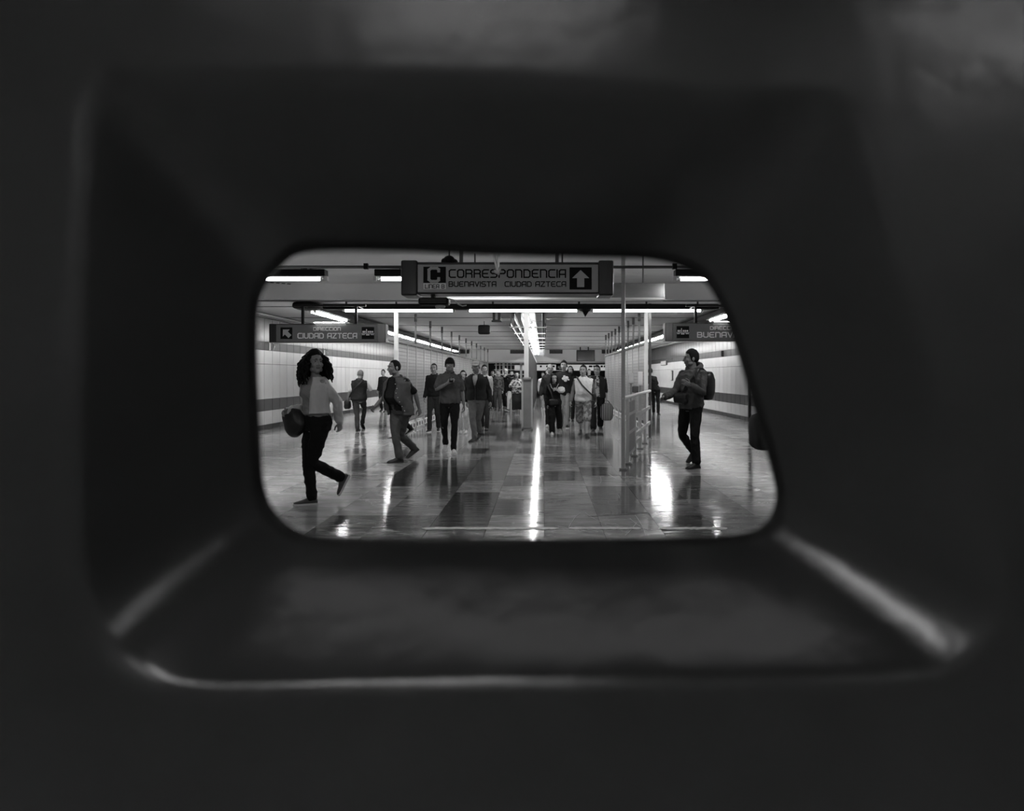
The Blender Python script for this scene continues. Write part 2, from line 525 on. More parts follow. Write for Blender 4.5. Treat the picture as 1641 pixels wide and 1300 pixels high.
batten('cross lamp at left under the front ceiling, ending short of the main hanging sign', (258 - VX) * k, (523 - VX) * k, 9.9, zf, hang=2.95)
batten('cross lamp half hidden behind the left end of the main hanging sign', (602 - VX) * k, (862 - VX) * k, 9.9, zf, hang=2.95)
batten('cross lamp at right under the front ceiling, beyond the tall railing pole', (1081 - VX) * k, (1346 - VX) * k, 9.9, zf, hang=2.95)
# lamps added out of view; the row beyond the barrier brightens walkers and sign
for i, x in enumerate((-4.6, -1.2, 2.9)):
    batten('%s added fill lamp overhead just beyond the barrier' % ('left', 'middle', 'right')[i], x - 1.19, x + 1.19, 4.4, zf, glow=M_tube_half)
for i, (xa, xb) in enumerate(((-.78, .32), (1.4, 2.6))):  # short lamps added for the bright patches on the barrier's upper face
    batten('%s added short lamp overhead that puts highlights on the barrier' % ('middle', 'right')[i], xa, xb, -2.34, zf, glow=M_fill_near)
batten('added cross lamp overhead on the near side, out of view, lighting the barrier', -1.05, .0, -1.35, zf, glow=M_fill_dim)  # lamp added for the highlight in the hole's lower right crease

batten('dim lamp added above the barrier to brighten the bottom of its hole', -.95, .95, .05, zf, glow=M_fill_low)  # dim lamp added to lighten the bottom wall of the hole

# long black trough across the corridor
Yt = 14.8; k = Yt / FPX
tr = thing('lamp_trough', 'long black lamp trough with three lit tubes running across the corridor', 'lamp', (0, Yt, 2.8))
bm = bmesh.new(); lo_hi(bm, ((520 - VX) * k, -.14, .02), ((1150 - VX) * k, .14, .135), bev=.02); obj('channel', bm, M_black, tr)
for xa, xb in ((551, 728), (750, 927), (948, 1125)):
    glow_tube(tr, ((xa - VX) * k + .03, 0, -.002), ((xb - VX) * k - .03, 0, -.002), .024)
for px in (555, 635, 790, 928, 1036, 1118):
    bm = bmesh.new(); cyl(bm, ((px - VX) * k, 0, .13), ((px - VX) * k, 0, .201), .022); obj('hanger', bm, M_dgrey, tr)
bm = bmesh.new()
ellipsoid(bm, ((938 - VX) * k, 0, .06), (.17, .15, .09)); obj('joint_box', bm, M_black, tr, smooth=True)
bm = bmesh.new()
p = [(-.12, .06), (.12, .06), (0, -.135)]
vs = [[bm.verts.new(((938 - VX) * k + a, y, b)) for a, b in p] for y in (-.07, .07)]
bm.faces.new(vs[0]); bm.faces.new(vs[1][::-1])
for i in range(3): bm.faces.new((vs[0][i], vs[0][(i + 1) % 3], vs[1][(i + 1) % 3], vs[1][i]))
obj('pointed_bracket', bm, M_black, tr)

# troughs running away along both walls
def long_trough(side, x, label):
    t = thing('wall_lamp_trough', label, 'lamp', (x, 14.7, 2.8))
    bm = bmesh.new()
    lo_hi(bm, (-.19, 0, .03), (.19, 26.8, .14), bev=.015)
    obj('channel', bm, M_black, t)
    bm = bmesh.new(); lo_hi(bm, (-.11, .25, .017), (.11, 2.9, .029)); obj('reflector', bm, M_white, t)
    bm = bmesh.new(); lo_hi(bm, (-.11, 7.2 if side < 0 else 8.3, .017), (.11, 26.6, .029)); obj('reflector', bm, M_white, t)
    y = .35
    for i in range(10):
        if i == 1:
            y = 7.3 if side < 0 else 8.4                  # the second pair is dark
        if y > 24: break
        glow_tube(t, (-.05, y, 0), (-.05, y + 2.36, 0), .024)
        glow_tube(t, (.06, y, 0), (.06, y + 2.36, 0), .024)
        y += 2.64
    for i in range(7):
        bm = bmesh.new(); cyl(bm, (0, 1 + i * 4, .13), (0, 1 + i * 4, .201), .02, 8); obj('hanger', bm, M_dgrey, t)
    bm = bmesh.new(); ellipsoid(bm, (0, -.02, .085), (.26, .32, .085), e=.6); obj('end_cowl', bm, M_black, t, smooth=True)
    return t
long_trough(-1, -5.05, 'black lamp trough running down the left side above the tiled wall')
long_trough(1, 4.3, 'black lamp trough running down the right side above the tiled wall')

# ladder tray with glaring tubes over the middle screen
tray = thing('cable_ladder', 'glaring ladder tray of lamps and cross bars over the middle screen', 'lamp', (-.36, 16.4, 2.6))
for x, z, r in ((-.42, .0, .018), (.42, .0, .018)):
    bm = bmesh.new(); lo_hi(bm, (x - .015, 0, z - .01), (x + .015, 25, z + .05)); obj('rail', bm, M_black, tray)
for i in range(10):
    y = .4 + i * 2.45
    bm = bmesh.new(); lo_hi(bm, (-.44, y - .03, -.03), (.44, y + .03, -.0105)); obj('cross_bar', bm, M_white, tray)
    for s in (-1, 1):
        bm = bmesh.new(); lo_hi(bm, (s * .42 - .015, y - .015, .055), (s * .42 + .015, y + .015, .405)); obj('hanger', bm, M_dgrey, tray)
for i in range(9):
    y = .5 + i * 2.7
    for x in (-.08, .09):
        glow_tube(tray, (x, y, .09), (x, y + 2.4, .09), .024)
    bm = bmesh.new(); lo_hi(bm, (-.40, y - .1, .335), (.40, y + 2.5, .35)); obj('tray_plate', bm, M_black, tray)
    for q in range(5):
        bm = bmesh.new()
        x = -.34 + q * .17
        lo_hi(bm, (x - .006, y, .17), (x + .006, y + 2.4, .33)); obj('louvre', bm, M_steel, tray)

# pipe along the front ceiling with clamps
pp = thing('ceiling_pipe', 'thin dark pipe clamped across the front ceiling', 'pipe', (0, 9.9, 2.965))
bm = bmesh.new(); cyl(bm, (-5.2, 0, 0), (5.5, 0, 0), .022); obj('tube_run', bm, M_dgrey, pp, smooth=True)
for x in (-4.1, -2.55, -.9, .8, 1.9, 3.4):
    bm = bmesh.new(); lo_hi(bm, (x - .03, -.03, -.03), (x + .03, .03, .05)); obj('clamp', bm, M_black, pp)

for x in (-4.9, -1.35, .28, 4.9):
    bm = bmesh.new(); cyl(bm, (x, 0, .0), (x, 0, HF - 2.965 + .002), .012, 8); obj('hanger', bm, M_dgrey, pp)

# slanted vent strip on the front ceiling at left
vt = thing('ceiling_vent', 'slanted pale vent strip on the ceiling at far left', 'vent', (-4.7, 13.0, HF - .03), rz=.62)
bm = bmesh.new(); lo_hi(bm, (-.22, -1.2, 0), (.22, 1.1, .0295)); obj('frame', bm, M_lgrey, vt)
for i in range(4):
    for s in (-1.15, 1.05):
        bm = bmesh.new(); lo_hi(bm, (-.18 + i * .11, s - .03, -.012), (-.12 + i * .11, s + .03, -.0005)); obj('slot', bm, M_black, vt)

# ------------------------------------------------------------------ lettering: strokes on a 4 x 6 grid
GL = {
 'A': [[(0, 0), (0, 5), (1, 6), (4, 6), (4, 0)], [(0, 2.4), (4, 2.4)]],
 'B': [[(0, 0), (0, 6), (3, 6), (3.7, 5.3), (3.7, 3.7), (3, 3), (0, 3)], [(3, 3), (4, 2.2), (4, .9), (3.1, 0), (0, 0)]],
 'C': [[(4, 6), (1, 6), (0, 5), (0, 1), (1, 0), (4, 0)]],
 'D': [[(0, 0), (0, 6), (2.6, 6), (4, 4.6), (4, 1), (3, 0), (0, 0)]],
 'E': [[(4, 6), (1, 6), (0, 5), (0, 1), (1, 0), (4, 0)], [(0, 3), (3.3, 3)]],
 'I': [[(0, 0), (0, 6)]],
 'L': [[(0, 6), (0, 0), (4, 0)]],
 'N': [[(0, 0), (0, 6), (3, 6), (4, 5), (4, 0)]],
 'O': [[(1, 6), (3, 6), (4, 5), (4, 1), (3, 0), (1, 0), (0, 1), (0, 5), (1, 6)]],
 'P': [[(0, 0), (0, 6), (3, 6), (4, 5), (4, 3.8), (3.2, 3), (0, 3)]],
 'R': [[(0, 0), (0, 6), (3, 6), (4, 5), (4, 3.8), (3.2, 3), (0, 3)], [(3.2, 3), (4, 2.2), (4, 0)]],
 'S': [[(4, 6), (1, 6), (0, 5.1), (0, 3.9), (1, 3), (3, 3), (4, 2.1), (4, .9), (3, 0), (0, 0)]],
 'T': [[(0, 6), (4, 6)], [(2, 6), (2, 0)]],
 'U': [[(0, 6), (0, 1), (1, 0), (3, 0), (4, 1), (4, 6)]],
 'V': [[(0, 6), (2, 0), (4, 6)]],
 'Z': [[(0, 6), (4, 6), (0, 0), (4, 0)]],
}
def strokes(bm, polys, x, z, sx, sz, th, y=0.0, d=.004):
    for pl in polys:
        for (a, b), (c, e) in zip(pl, pl[1:]):
            p, q = V((x + a * sx, 0, z + b * sz)), V((x + c * sx, 0, z + e * sz))
            L = (q - p).length
            ang = math.atan2(q.z - p.z, q.x - p.x)
            m = (p + q) / 2
            dd = d * (1 + .15 * (len(bm.verts) // 8 % 5))
            box(bm, (m.x, y - dd / 2, m.z), (L + th * .8, dd, th), rot=Matrix.Rotation(-ang, 3, 'Y'))
def lettering(text, x0, x1, z0, z1, th, m, parent, y):
    """text stretched to fill x0..x1, z0..z1 on a face at local y"""
    wid = sum((1.5 if c == 'I' else 3.2 if c == ' ' else 5.5) for c in text) - 1.5
    sx = (x1 - x0) / wid
    x = x0
    for c in text:
        if c == ' ': x += 3.2 * sx; continue
        bm = bmesh.new(); strokes(bm, GL[c], x, z0, sx, (z1 - z0) / 6, th, y); obj('letter', bm, m, parent)
        x += (1.5 if c == 'I' else 5.5) * sx
def arrow_up(bm, c, s, y, ang=0):
    pts = [(0, 1), (1, .05), (.42, .05), (.42, -1), (-.42, -1), (-.42, .05), (-1, .05)]
    R = Matrix.Rotation(ang, 2)
    P = [R @ V(p) * s for p in pts]
    f = [bm.verts.new((c[0] + p.x, y - .005, c[1] + p.y)) for p in P]
    b = [bm.verts.new((c[0] + p.x, y, c[1] + p.y)) for p in P]
    bm.faces.new(f); bm.faces.new(b[::-1])
    for i in range(7): bm.faces.new((f[i], f[(i + 1) % 7], b[(i + 1) % 7], b[i]))

# main hanging sign
Ys = 8.5; k = Ys / FPX
def SX(px): return (px - VX) * k
def SZ(py): return EYE - (py - VY) * k
sg = thing('hanging_sign', 'large grey hanging sign reading CORRESPONDENCIA with black arrow square', 'sign', (0, Ys, 0))
bm = bmesh.new(); lo_hi(bm, (SX(668), .0, SZ(471)), (SX(960), .30, SZ(420)), bev=.015); obj('case', bm, M_signbox, sg)
for xa, xb in ((643, 669), (959, 983)):
    bm = bmesh.new(); lo_hi(bm, (SX(xa), -.03, SZ(474)), (SX(xb), .34, SZ(417.5)), bev=.02); obj('end_cap', bm, M_signbox, sg, smooth=False)
bm = bmesh.new(); lo_hi(bm, (SX(669.5), -.02, SZ(468.5)), (SX(958.5), .01, SZ(424.5)), bev=.006); obj('face', bm, M_sign, sg)
yf = -.021
bm = bmesh.new(); lo_hi(bm, (SX(679), yf - .004, SZ(454)), (SX(715), yf, SZ(428))); lg = obj('line_badge', bm, M_letter, sg)
bm = bmesh.new(); lo_hi(bm, (SX(679), yf - .004, SZ(464)), (SX(715), yf, SZ(454.2))); obj('badge_strip', bm, M_lettw, sg)
bm = bmesh.new()
strokes(bm, [[(4, 4.6), (4, 5.4), (3.3, 6), (.9, 6), (0, 5.2), (0, .8), (.9, 0), (3.3, 0), (4, .6), (4, 1.4)]], SX(688), SZ(451.5), .0300, (SZ(430.5) - SZ(451.5)) / 6, .034, yf - .005); obj('badge_letter', bm, M_lettg, sg)
lettering('LINEA B', SX(682), SX(712.5), SZ(462.5), SZ(456.5), .0075, M_letter, sg, yf - .005)
lettering('CORRESPONDENCIA', SX(720.5), SX(906), SZ(445), SZ(433), .017, M_letter, sg, yf)
lettering('BUENAVISTA', SX(720), SX(795), SZ(459.5), SZ(452), .0115, M_letter, sg, yf)
lettering('CIUDAD AZTECA', SX(809.5), SX(906.5), SZ(459.5), SZ(452), .0115, M_letter, sg, yf)
bm = bmesh.new(); lo_hi(bm, (SX(912.5), yf - .004, SZ(464.5)), (SX(948), yf, SZ(429))); obj('arrow_badge', bm, M_letter, sg)
bm = bmesh.new(); arrow_up(bm, (SX(930.3), SZ(447)), .105, yf - .005); obj('arrow', bm, M_lettg, sg)
for px in (737, 893):
    bm = bmesh.new(); lo_hi(bm, (SX(px) - .022, .12, SZ(421)), (SX(px) + .022, .18, HF + .002)); obj('hanger', bm, M_dgrey, sg)
bm = bmesh.new()
for px, py, r in ((712, 417, .045), (718, 415, .06), (726, 418, .04)):
    ellipsoid(bm, (SX(px), .1, SZ(py)), (r * 1.2, .07, r))
obj('cable_clump', bm, M_black, sg, smooth=True, kind='stuff')

# V-shaped metal bracket dangling before the sign
vb = thing('hanging_bracket', 'shiny V-shaped metal bracket dangling before the middle of the main sign', 'bracket', (0, 7.4, 0))
k2 = 7.4 / FPX
tip = at(798, 438, 0.0001); tip = V(((798 - VX) * k2, 0, EYE - (438 - VY) * k2))
for px in (779, 802):
    top = V(((px - VX) * k2 - (.06 if px < 790 else 0), .05, HF + .001))
    bm = bmesh.new(); tube(bm, [top, tip.lerp(top, .02)], [.014, .014], n=8); obj('rod', bm, M_steel, vb, smooth=True)
bm = bmesh.new(); tube(bm, [tip + V((-.03, 0, .02)), tip, tip + V((.02, 0, .05))], [.02, .024, .018], n=8); obj('hook', bm, M_steel, vb, smooth=True)

# loudspeaker under the main sign
sp = thing('loudspeaker', 'black slatted loudspeaker with pale knob under left end of main sign', 'speaker', (0, Ys + .1, 0))
bm = bmesh.new(); lo_hi(bm, (SX(667), 0, SZ(487)), (SX(717), .2, SZ(475)), bev=.03); obj('case', bm, M_blackp, sp)
bm = bmesh.new()
for q in (477.5, 480, 483): lo_hi(bm, (SX(671), -.006, SZ(q + .8)), (SX(713), -.0005, SZ(q)))
obj('grille', bm, M_dgrey, sp)
bm = bmesh.new(); ellipsoid(bm, (SX(702), .08, SZ(489)), (.065, .06, .035)); obj('knob', bm, M_lgrey, sp, smooth=True)
bm = bmesh.new(); cyl(bm, (SX(690), .1, SZ(476)), (SX(690), .1, SZ(470)), .03, 8); obj('stem', bm, M_dgrey, sp)
bm = bmesh.new()
P = [V((SX(a), .1, SZ(b))) for a, b in ((716, 476), (724, 478), (731, 485), (738, 488), (744, 487))]
tube(bm, P, [.008] * 5, n=6); obj('cable', bm, M_lgrey, sp, smooth=True)

# second sign seen from behind the first
k3 = 10.6 / FPX
s2 = thing('hanging_sign', 'plain metal back of a second hanging sign right behind the main sign', 'sign', (0, 10.6, 0))
f = lambda px: (px - VX) * k3
g = lambda py: EYE - (py - VY) * k3
bm = bmesh.new(); lo_hi(bm, (f(716), 0, g(477)), (f(1065.5), .22, g(453.5)), bev=.01); obj('case', bm, mat('duct_metal', .22, .3, metal=.55, var=.25, vscale=1.3, stretch=(1, 1, 3)), s2)
bm = bmesh.new(); lo_hi(bm, (f(716), -.03, g(480.5)), (f(1065), .2, g(477.2))); obj('bottom_strip', bm, M_white, s2)
for px in (760, 1032):
    bm = bmesh.new(); cyl(bm, (f(px), .1, g(454)), (f(px), .1, HF + .002), .012, 8); obj('hanger', bm, M_dgrey, s2)

# direction signs over the side passages
def pictogram(sgx, c, s, y, parent):
    bm = bmesh.new()
    for z0, z1 in ((.42, .96), (-.96, -.28)):
        lo_hi(bm, (c[0] - s, y - .004, c[1] + z0 * s), (c[0] + s, y, c[1] + z1 * s))
    lo_hi(bm, (c[0] - s, y - .003, c[1] - .28 * s), (c[0] + s, y, c[1] + .42 * s))
    obj('symbol_square', bm, M_letter, parent)
    bm = bmesh.new()
    for u0, u1, v0, v1 in ((-.85, -.6, .05, .34), (-.55, -.4, .05, .34), (-.28, -.16, -.0, .62), (.0, .2, .05, .34), (.28, .5, .05, .34), (.58, .85, .08, .32), (-1, 1, -.12, -.04), (-.95, -.5, -.3, -.2), (-.3, .25, -.36, -.2), (.45, .95, -.3, -.2)):
        lo_hi(bm, (c[0] + u0 * s, y - .008, c[1] + v0 * s), (c[0] + u1 * s, y - .0045, c[1] + v1 * s))
    obj('symbol_marks', bm, M_lettw, parent, kind='stuff')
def direction_sign(label, Y, pxs, pyt, pyb, name2, left, tx, hang):
    t = thing('direction_sign', label, 'sign', (0, Y, 0))
    k = Y / FPX
    X = lambda px: (px - VX) * k
    Z = lambda py: EYE - (py - VY) * k
    bm = bmesh.new(); lo_hi(bm, (X(pxs[0]), 0, Z(pyb)), (X(pxs[1]), .26, Z(pyt)), bev=.012); obj('case', bm, M_signbox, t)
    bm = bmesh.new(); lo_hi(bm, (X(pxs[0] + 12), -.015, Z(pyb - 1.2)), (X(pxs[1] - 13), .006, Z(pyt + 1.6)), bev=.005); obj('face', bm, M_sign2, t)
    y = -.016
    mid = (tx[0] + tx[1]) / 2
    lettering('DIRECCION', X(tx[2]), X(tx[3]), Z(pyt + 10.8), Z(pyt + 6), .0135, M_lettw, t, y)
    lettering(name2, X(tx[0]), X(tx[1]), Z(pyt + 23), Z(pyt + 15.5), .0195, M_lettw, t, y)
    if left:
        bm = bmesh.new(); lo_hi(bm, (X(450), y - .004, Z(543.5)), (X(469), y, Z(525))); obj('arrow_badge', bm, M_letter, t)
        bm = bmesh.new(); arrow_up(bm, (X(459.7), Z(534)), .10, y - .005, radians(45)); obj('arrow', bm, M_lettg, t)
        pictogram(1, (X(590), Z(534)), 10 * k, y, t)
    else:
        pictogram(1, (X(1094), Z(532.5)), 10 * k, y, t)
        bm = bmesh.new(); lo_hi(bm, (X(1217), y - .004, Z(542)), (X(1236), y, Z(524))); obj('arrow_badge', bm, M_letter, t)
        bm = bmesh.new(); arrow_up(bm, (X(1226.5), Z(533)), .10, y - .005, radians(-45)); obj('arrow', bm, M_lettg, t)
    for px in hang:
        bm = bmesh.new(); lo_hi(bm, (X(px) - .025, .10, Z(pyt + 1)), (X(px) + .025, .15, 2.82)); obj('hanger', bm, M_black, t)
    bm = bmesh.new(); lo_hi(bm, (X(hang[0]) - .2, .09, 2.82), (X(hang[1]) + .2, .16, 2.86)); obj('hanger_bar', bm, M_black, t)
    for px in hang:
        bm = bmesh.new(); lo_hi(bm, (X(px) - .015, .125, 2.83), (X(px) + .015, .67, 2.855)); obj('hanger_arm', bm, M_black, t)
    # small strip lamp lighting the face from above
    bm = bmesh.new(); lo_hi(bm, (X(tx[0] + 22), -.02, Z(pyt) + .015), (X(tx[1] - 14), .06, Z(pyt) + .035)); obj('strip_lamp_case', bm, M_white, t)
    glow_tube(t, (X(tx[0] + 26), -.035, Z(pyt) + .022), (X(tx[1] - 18), -.035, Z(pyt) + .022), .008, m=M_tube_half)
    return t
direction_sign('grey hanging sign reading CIUDAD AZTECA over the left passage', 14.0, (431, 618), 519, 549, 'CIUDAD AZTECA', True, (478, 572, 503, 546), (482, 568))
direction_sign('grey hanging sign reading BUENAVISTA over the right passage', 14.0, (1066, 1255), 517.5, 547, 'BUENAVISTA', False, (1117.5, 1205, 1138, 1184), (1117, 1216))

# hanging black devices
def device(label, px, py, Y, w_, h_, name, cat, rounded=True, plate=False):
    c = at(px, py, Y)
    t = thing(name, label, cat, (c.x, c.y, c.z))
    bm = bmesh.new()
    if rounded: ellipsoid(bm, (0, 0, 0), (w_ / 2, .10, h_ / 2), e=.35, u=24, v=14)
    else: box(bm, (0, 0, 0), (w_, .16, h_), bev=.01)
    obj('case', bm, M_blackp, t, smooth=rounded)
    bm = bmesh.new(); cyl(bm, (0, 0, h_ / 2 - .02), (0, 0, HB - c.z + .001), .012, 8); obj('stem', bm, M_dgrey, t)
    if plate:
        bm = bmesh.new(); box(bm, (0, 0, -h_ / 2 - .01), (w_ * 1.25, .2, .03)); obj('base_plate', bm, M_blackp, t)
        bm = bmesh.new(); lo_hi(bm, (-.03, -.1, -h_ * .4), (.03, -.085, h_ * .4)); obj('louvre', bm, M_dgrey, t)
    return t
device('rounded black loudspeaker hanging from the ceiling left of the middle screen', 776, 528.5, 20.2, .36, .28, 'loudspeaker', 'speaker')
device('small black camera box hanging below the cross trough', 796, 507, 16.6, .19, .22, 'camera_box', 'camera', False, True)
c = at(938.5, 570, 38.5)
tv = thing('monitor', 'black flat monitor hanging near the far end of the right lane', 'monitor', (c.x, c.y, c.z))
bm = bmesh.new(); box(bm, (0, 0, 0), (1.03, .09, .62), bev=.015); obj('case', bm, M_blackp, tv)
bm = bmesh.new(); box(bm, (0, -.048, 0), (.97, .004, .56)); obj('screen', bm, mat('screen_glass', .01, .12), tv)
for s in (-.3, .15):
    bm = bmesh.new(); lo_hi(bm, (s - .03, -.02, .29), (s + .03, .02, HB - c.z + .001)); obj('hanger', bm, M_black, tv)

# lit band of signs and white lattice in the far hall
c0, c1 = at(862, 594, 46), at(1032, 584.5, 46)
fb = thing('band_sign', 'white lit sign band with small dark lettering across the far hall', 'sign', (0, 46, 0))
bm = bmesh.new(); lo_hi(bm, (-1.9, 0, c0.z), (c1.x, .12, c1.z)); obj('face', bm, mat('lit_sign', .8, .5, emit=0.14), fb)
bm = bmesh.new()
r = random.Random(3)
x = -.2
while x < 6.3:
    wd = r.uniform(.08, .26)
    if not (1.7 < x < 2.6) : lo_hi(bm, (x, -.012, c0.z + .22), (x + wd, -.001, c0.z + .34))
    x += wd + r.choice((.06, .06, .3))
obj('dark_marks', bm, M_letter, fb, kind='stuff')
bm = bmesh.new(); lo_hi(bm, (.88, -.03, c0.z + .02), (1.3, -.013, c0.z + .4)); obj('arrow_badge', bm, M_letter, fb)
bm = bmesh.new(); arrow_up(bm, (1.09, c0.z + .21), .13, -.031, radians(45)); obj('arrow', bm, M_lettw, fb)
for x in (-1.6, 1.6, 6.0):
    bm = bmesh.new(); lo_hi(bm, (x - .03, .03, c1.z - .01), (x + .03, .09, 2.9)); obj('hanger', bm, M_dgrey, fb)
gt = thing('lattice_gate', 'white barred lattice gate at the far end of the left lane', 'gate', (0, 44, 0))
for px in (795, 801, 807, 813, 819, 835, 842):
    x = (px - VX) * 44 / FPX
    bm = bmesh.new(); lo_hi(bm, (x - (.07 if px in (807, 835) else .035), -.04, 0), (x + (.07 if px in (807, 835) else .035), .04, 2.25)); obj('bar', bm, M_lettw, gt)
for z in (.9, 1.45, 1.75, 2.05):
    bm = bmesh.new(); lo_hi(bm, ((792 - VX) * .04, -.02, z), ((843 - VX) * .04, .02, z + .05)); obj('cross_bar', bm, M_lettw, gt)

# ------------------------------------------------------------------ fences with ceiling poles
def fence(label, x, y0, n, pitch, pole_every, sheet, slatted, first_light):
    t = thing('fence', label, 'fence', (x, y0, 0))
    H = 2.16
    bmp = bmesh.new(); box(bmp, (0, 0, H / 2), (.06, .06, H)); post = obj('post', bmp, M_lgrey, t)
    bmq = bmesh.new(); box(bmq, (0, pitch / 2, (H + .26) / 2), (.014, pitch - .08, H - .3)); panel = obj('panel', bmq, M_dgrey, t)
    bms = bmesh.new()
    if slatted:
        z = .30
        while z < H - .08:
            for s in (-1, 1): box(bms, (s * .013, pitch / 2, z + .037), (.012, pitch - .09, .073))
            z += .083
    else:
        y = .10
        while y < pitch - .08:
            for s in (-1, 1): box(bms, (s * .011, y, (H + .26) / 2), (.008, .10, H - .34))
            y += .14
    slats = obj('slats', bms, sheet, panel, kind='stuff')
    bmk = bmesh.new(); box(bmk, (0, pitch / 2, .125), (.02, pitch - .06, .16)); kick = obj('kick_plate', bmk, M_white, t)
    bmh = bmesh.new()
    for i in range(3):
        for s in (-1, 1): ellipsoid(bmh, (s * .0105, pitch * (.2 + .3 * i), .125), (.004, .075, .06), u=12, v=8)
    hole = obj('cutouts', bmh, M_black, kick, smooth=True, kind='stuff')
    for i in range(n + 1):
        if i: link(post, t, (0, i * pitch, 0))
        if i and i < n:
            pn = link(panel, t, (0, i * pitch, 0)); link(slats, pn)
            kk = link(kick, t, (0, i * pitch, 0)); link(hole, kk)
        if i % pole_every == 0:
            bm = bmesh.new(); cyl(bm, (0, 0, H - .02), (0, 0, HB), .028, 10)
            pl = obj('pole', bm, M_lgrey if i == 0 else M_grey, t, smooth=True, loc=(0, i * pitch, 0))
            if i:
                bm = bmesh.new(); cyl(bm, (0, 0, HB - .20), (0, 0, HB - .001), .036, 10); obj('pole_sleeve', bm, M_dgrey, pl, smooth=True)
    bm = bmesh.new(); lo_hi(bm, (-.035, -.03, H), (.035, n * pitch + .03, H + .05)); obj('top_rail', bm, M_lgrey, t)
    bm = bmesh.new(); box(bm, (0, 0, 1.5), (.085, .085, 2.999)); obj('end_pole', bm, M_white, t)
    return t
fence('pale slatted screen fence down the left lane with poles to the ceiling', -3.31, 15.5, 22, 1.17, 2, M_panel, True, True)
fence('pale slatted screen fence down the right lane with poles to the ceiling', 2.48, 16.5, 9, 1.17, 1, M_panel, True, True)

# middle screen
M_pscreen = mat('ribbed_sheet', 0.035, 0.5, spec=.25, var=0.1, vscale=3, objrand=0.1)
def middle():
    x, y0 = -.385, 16.0
    t = thing('middle_screen', 'grey ribbed screen dividing the corridor lengthways in the middle', 'fence', (x, y0, 0))
    bm = bmesh.new(); box(bm, (0, 0, 1.5), (.105, .105, 2.999)); obj('end_post', bm, M_white, t)
    n, p = 20, 1.2
    bmq = bmesh.new(); box(bmq, (0, p / 2, 1.16), (.05, p - .05, 1.98)); pan = obj('panel', bmq, M_pscreen, t)
    bms = bmesh.new()
    for i in range(4):
        for s in (-1, 1): box(bms, (s * .029, .14 + i * .3, 1.16), (.012, .2, 1.9))
    rib = obj('ribs', bms, M_pscreen, pan, kind='stuff')
    bmp = bmesh.new(); box(bmp, (0, p, 1.1), (.07, .05, 2.199)); post = obj('post', bmp, M_lgrey, t)
    bmk = bmesh.new(); box(bmk, (0, p / 2, .06), (.09, p - .05, .119)); kick = obj('kick_plate', bmk, M_dgrey, t)
    for i in range(1, n):
        q = link(pan, t, (0, i * p, 0)); link(rib, q)
        link(post, t, (0, i * p, 0)); link(kick, t, (0, i * p, 0))
    # low gate leaf folded against the end post
    gf = bmesh.new()
    for xx in (-.09, .13): box(gf, (xx, -.10, .73), (.04, .04, 1.26))
    for z in (.14, 1.34): box(gf, (.02, -.10, z), (.25, .04, .045))
    obj('gate_frame', gf, M_lgrey, t)
    bm = bmesh.new(); box(bm, (.02, -.10, .74), (.18, .02, 1.15)); obj('gate_leaf', bm, M_grey, t)
    bm = bmesh.new()
    for z in (.2, 1.32): box(bm, (.02, -.135, z), (.22, .03, .03))
    obj('hinge', bm, M_grey, t)
middle()

# railing set slantwise before the right fence
rl = thing('railing', 'pale steel railing set slantwise between two tall ceiling poles', 'railing', (0, 0, 0))
PT = [V((1.197, 10.22, 0)), V((1.337, 10.85, 0)), V((1.596, 11.94, 0)), V((1.85, 13.05, 0)), V((2.10, 14.13, 0)), V((2.378, 15.25, 0))]
for i, p in enumerate(PT):
    tall = i in (0, 5)
    r_ = .055 if tall else .05
    rotz = Matrix.Rotation(-.23, 3, 'Z')
    bm = bmesh.new(); h = ((HF if i == 0 else HB) if tall else 1.03)
    box(bm, (p.x, p.y, h / 2), (r_, r_, h), rot=rotz); obj('tall_pole' if tall else 'post', bm, M_dgrey if i == 5 else M_lgrey, rl)
    bm = bmesh.new(); box(bm, (p.x, p.y, .012), (.11, .11, .022), rot=rotz); obj('foot_plate', bm, M_grey, rl)
bm = bmesh.new(); tube(bm, [PT[0] + V((0, 0, 1.06)), PT[2] + V((0, 0, 1.06)), PT[5] + V((0, 0, 1.06))], [.03] * 3); obj('handrail', bm, M_white, rl, smooth=True)
def rail_bar(a, b, z, th):
    d = b - a
    bm = bmesh.new(); box(bm, (a + b) / 2 + V((0, 0, z)), (d.length, .03, th), rot=Matrix.Rotation(math.atan2(d.y, d.x), 3, 'Z')); return obj('cross_bar', bm, M_lgrey, rl)
for z in (.14, .48, .78): rail_bar(PT[1], PT[2], z, .045)
for z in (.36, .70): rail_bar(PT[2], PT[5], z, .07)
rail_bar(PT[2], PT[3], .22, .05)
d = PT[2] - PT[1]
bm = bmesh.new(); box(bm, (PT[1] + PT[2]) / 2 + V((0, 0, .56)), (d.length - .1, .012, .84), rot=Matrix.Rotation(math.atan2(d.y, d.x), 3, 'Z')); obj('infill_sheet', bm, M_grey, rl)
d = PT[4] - PT[3]

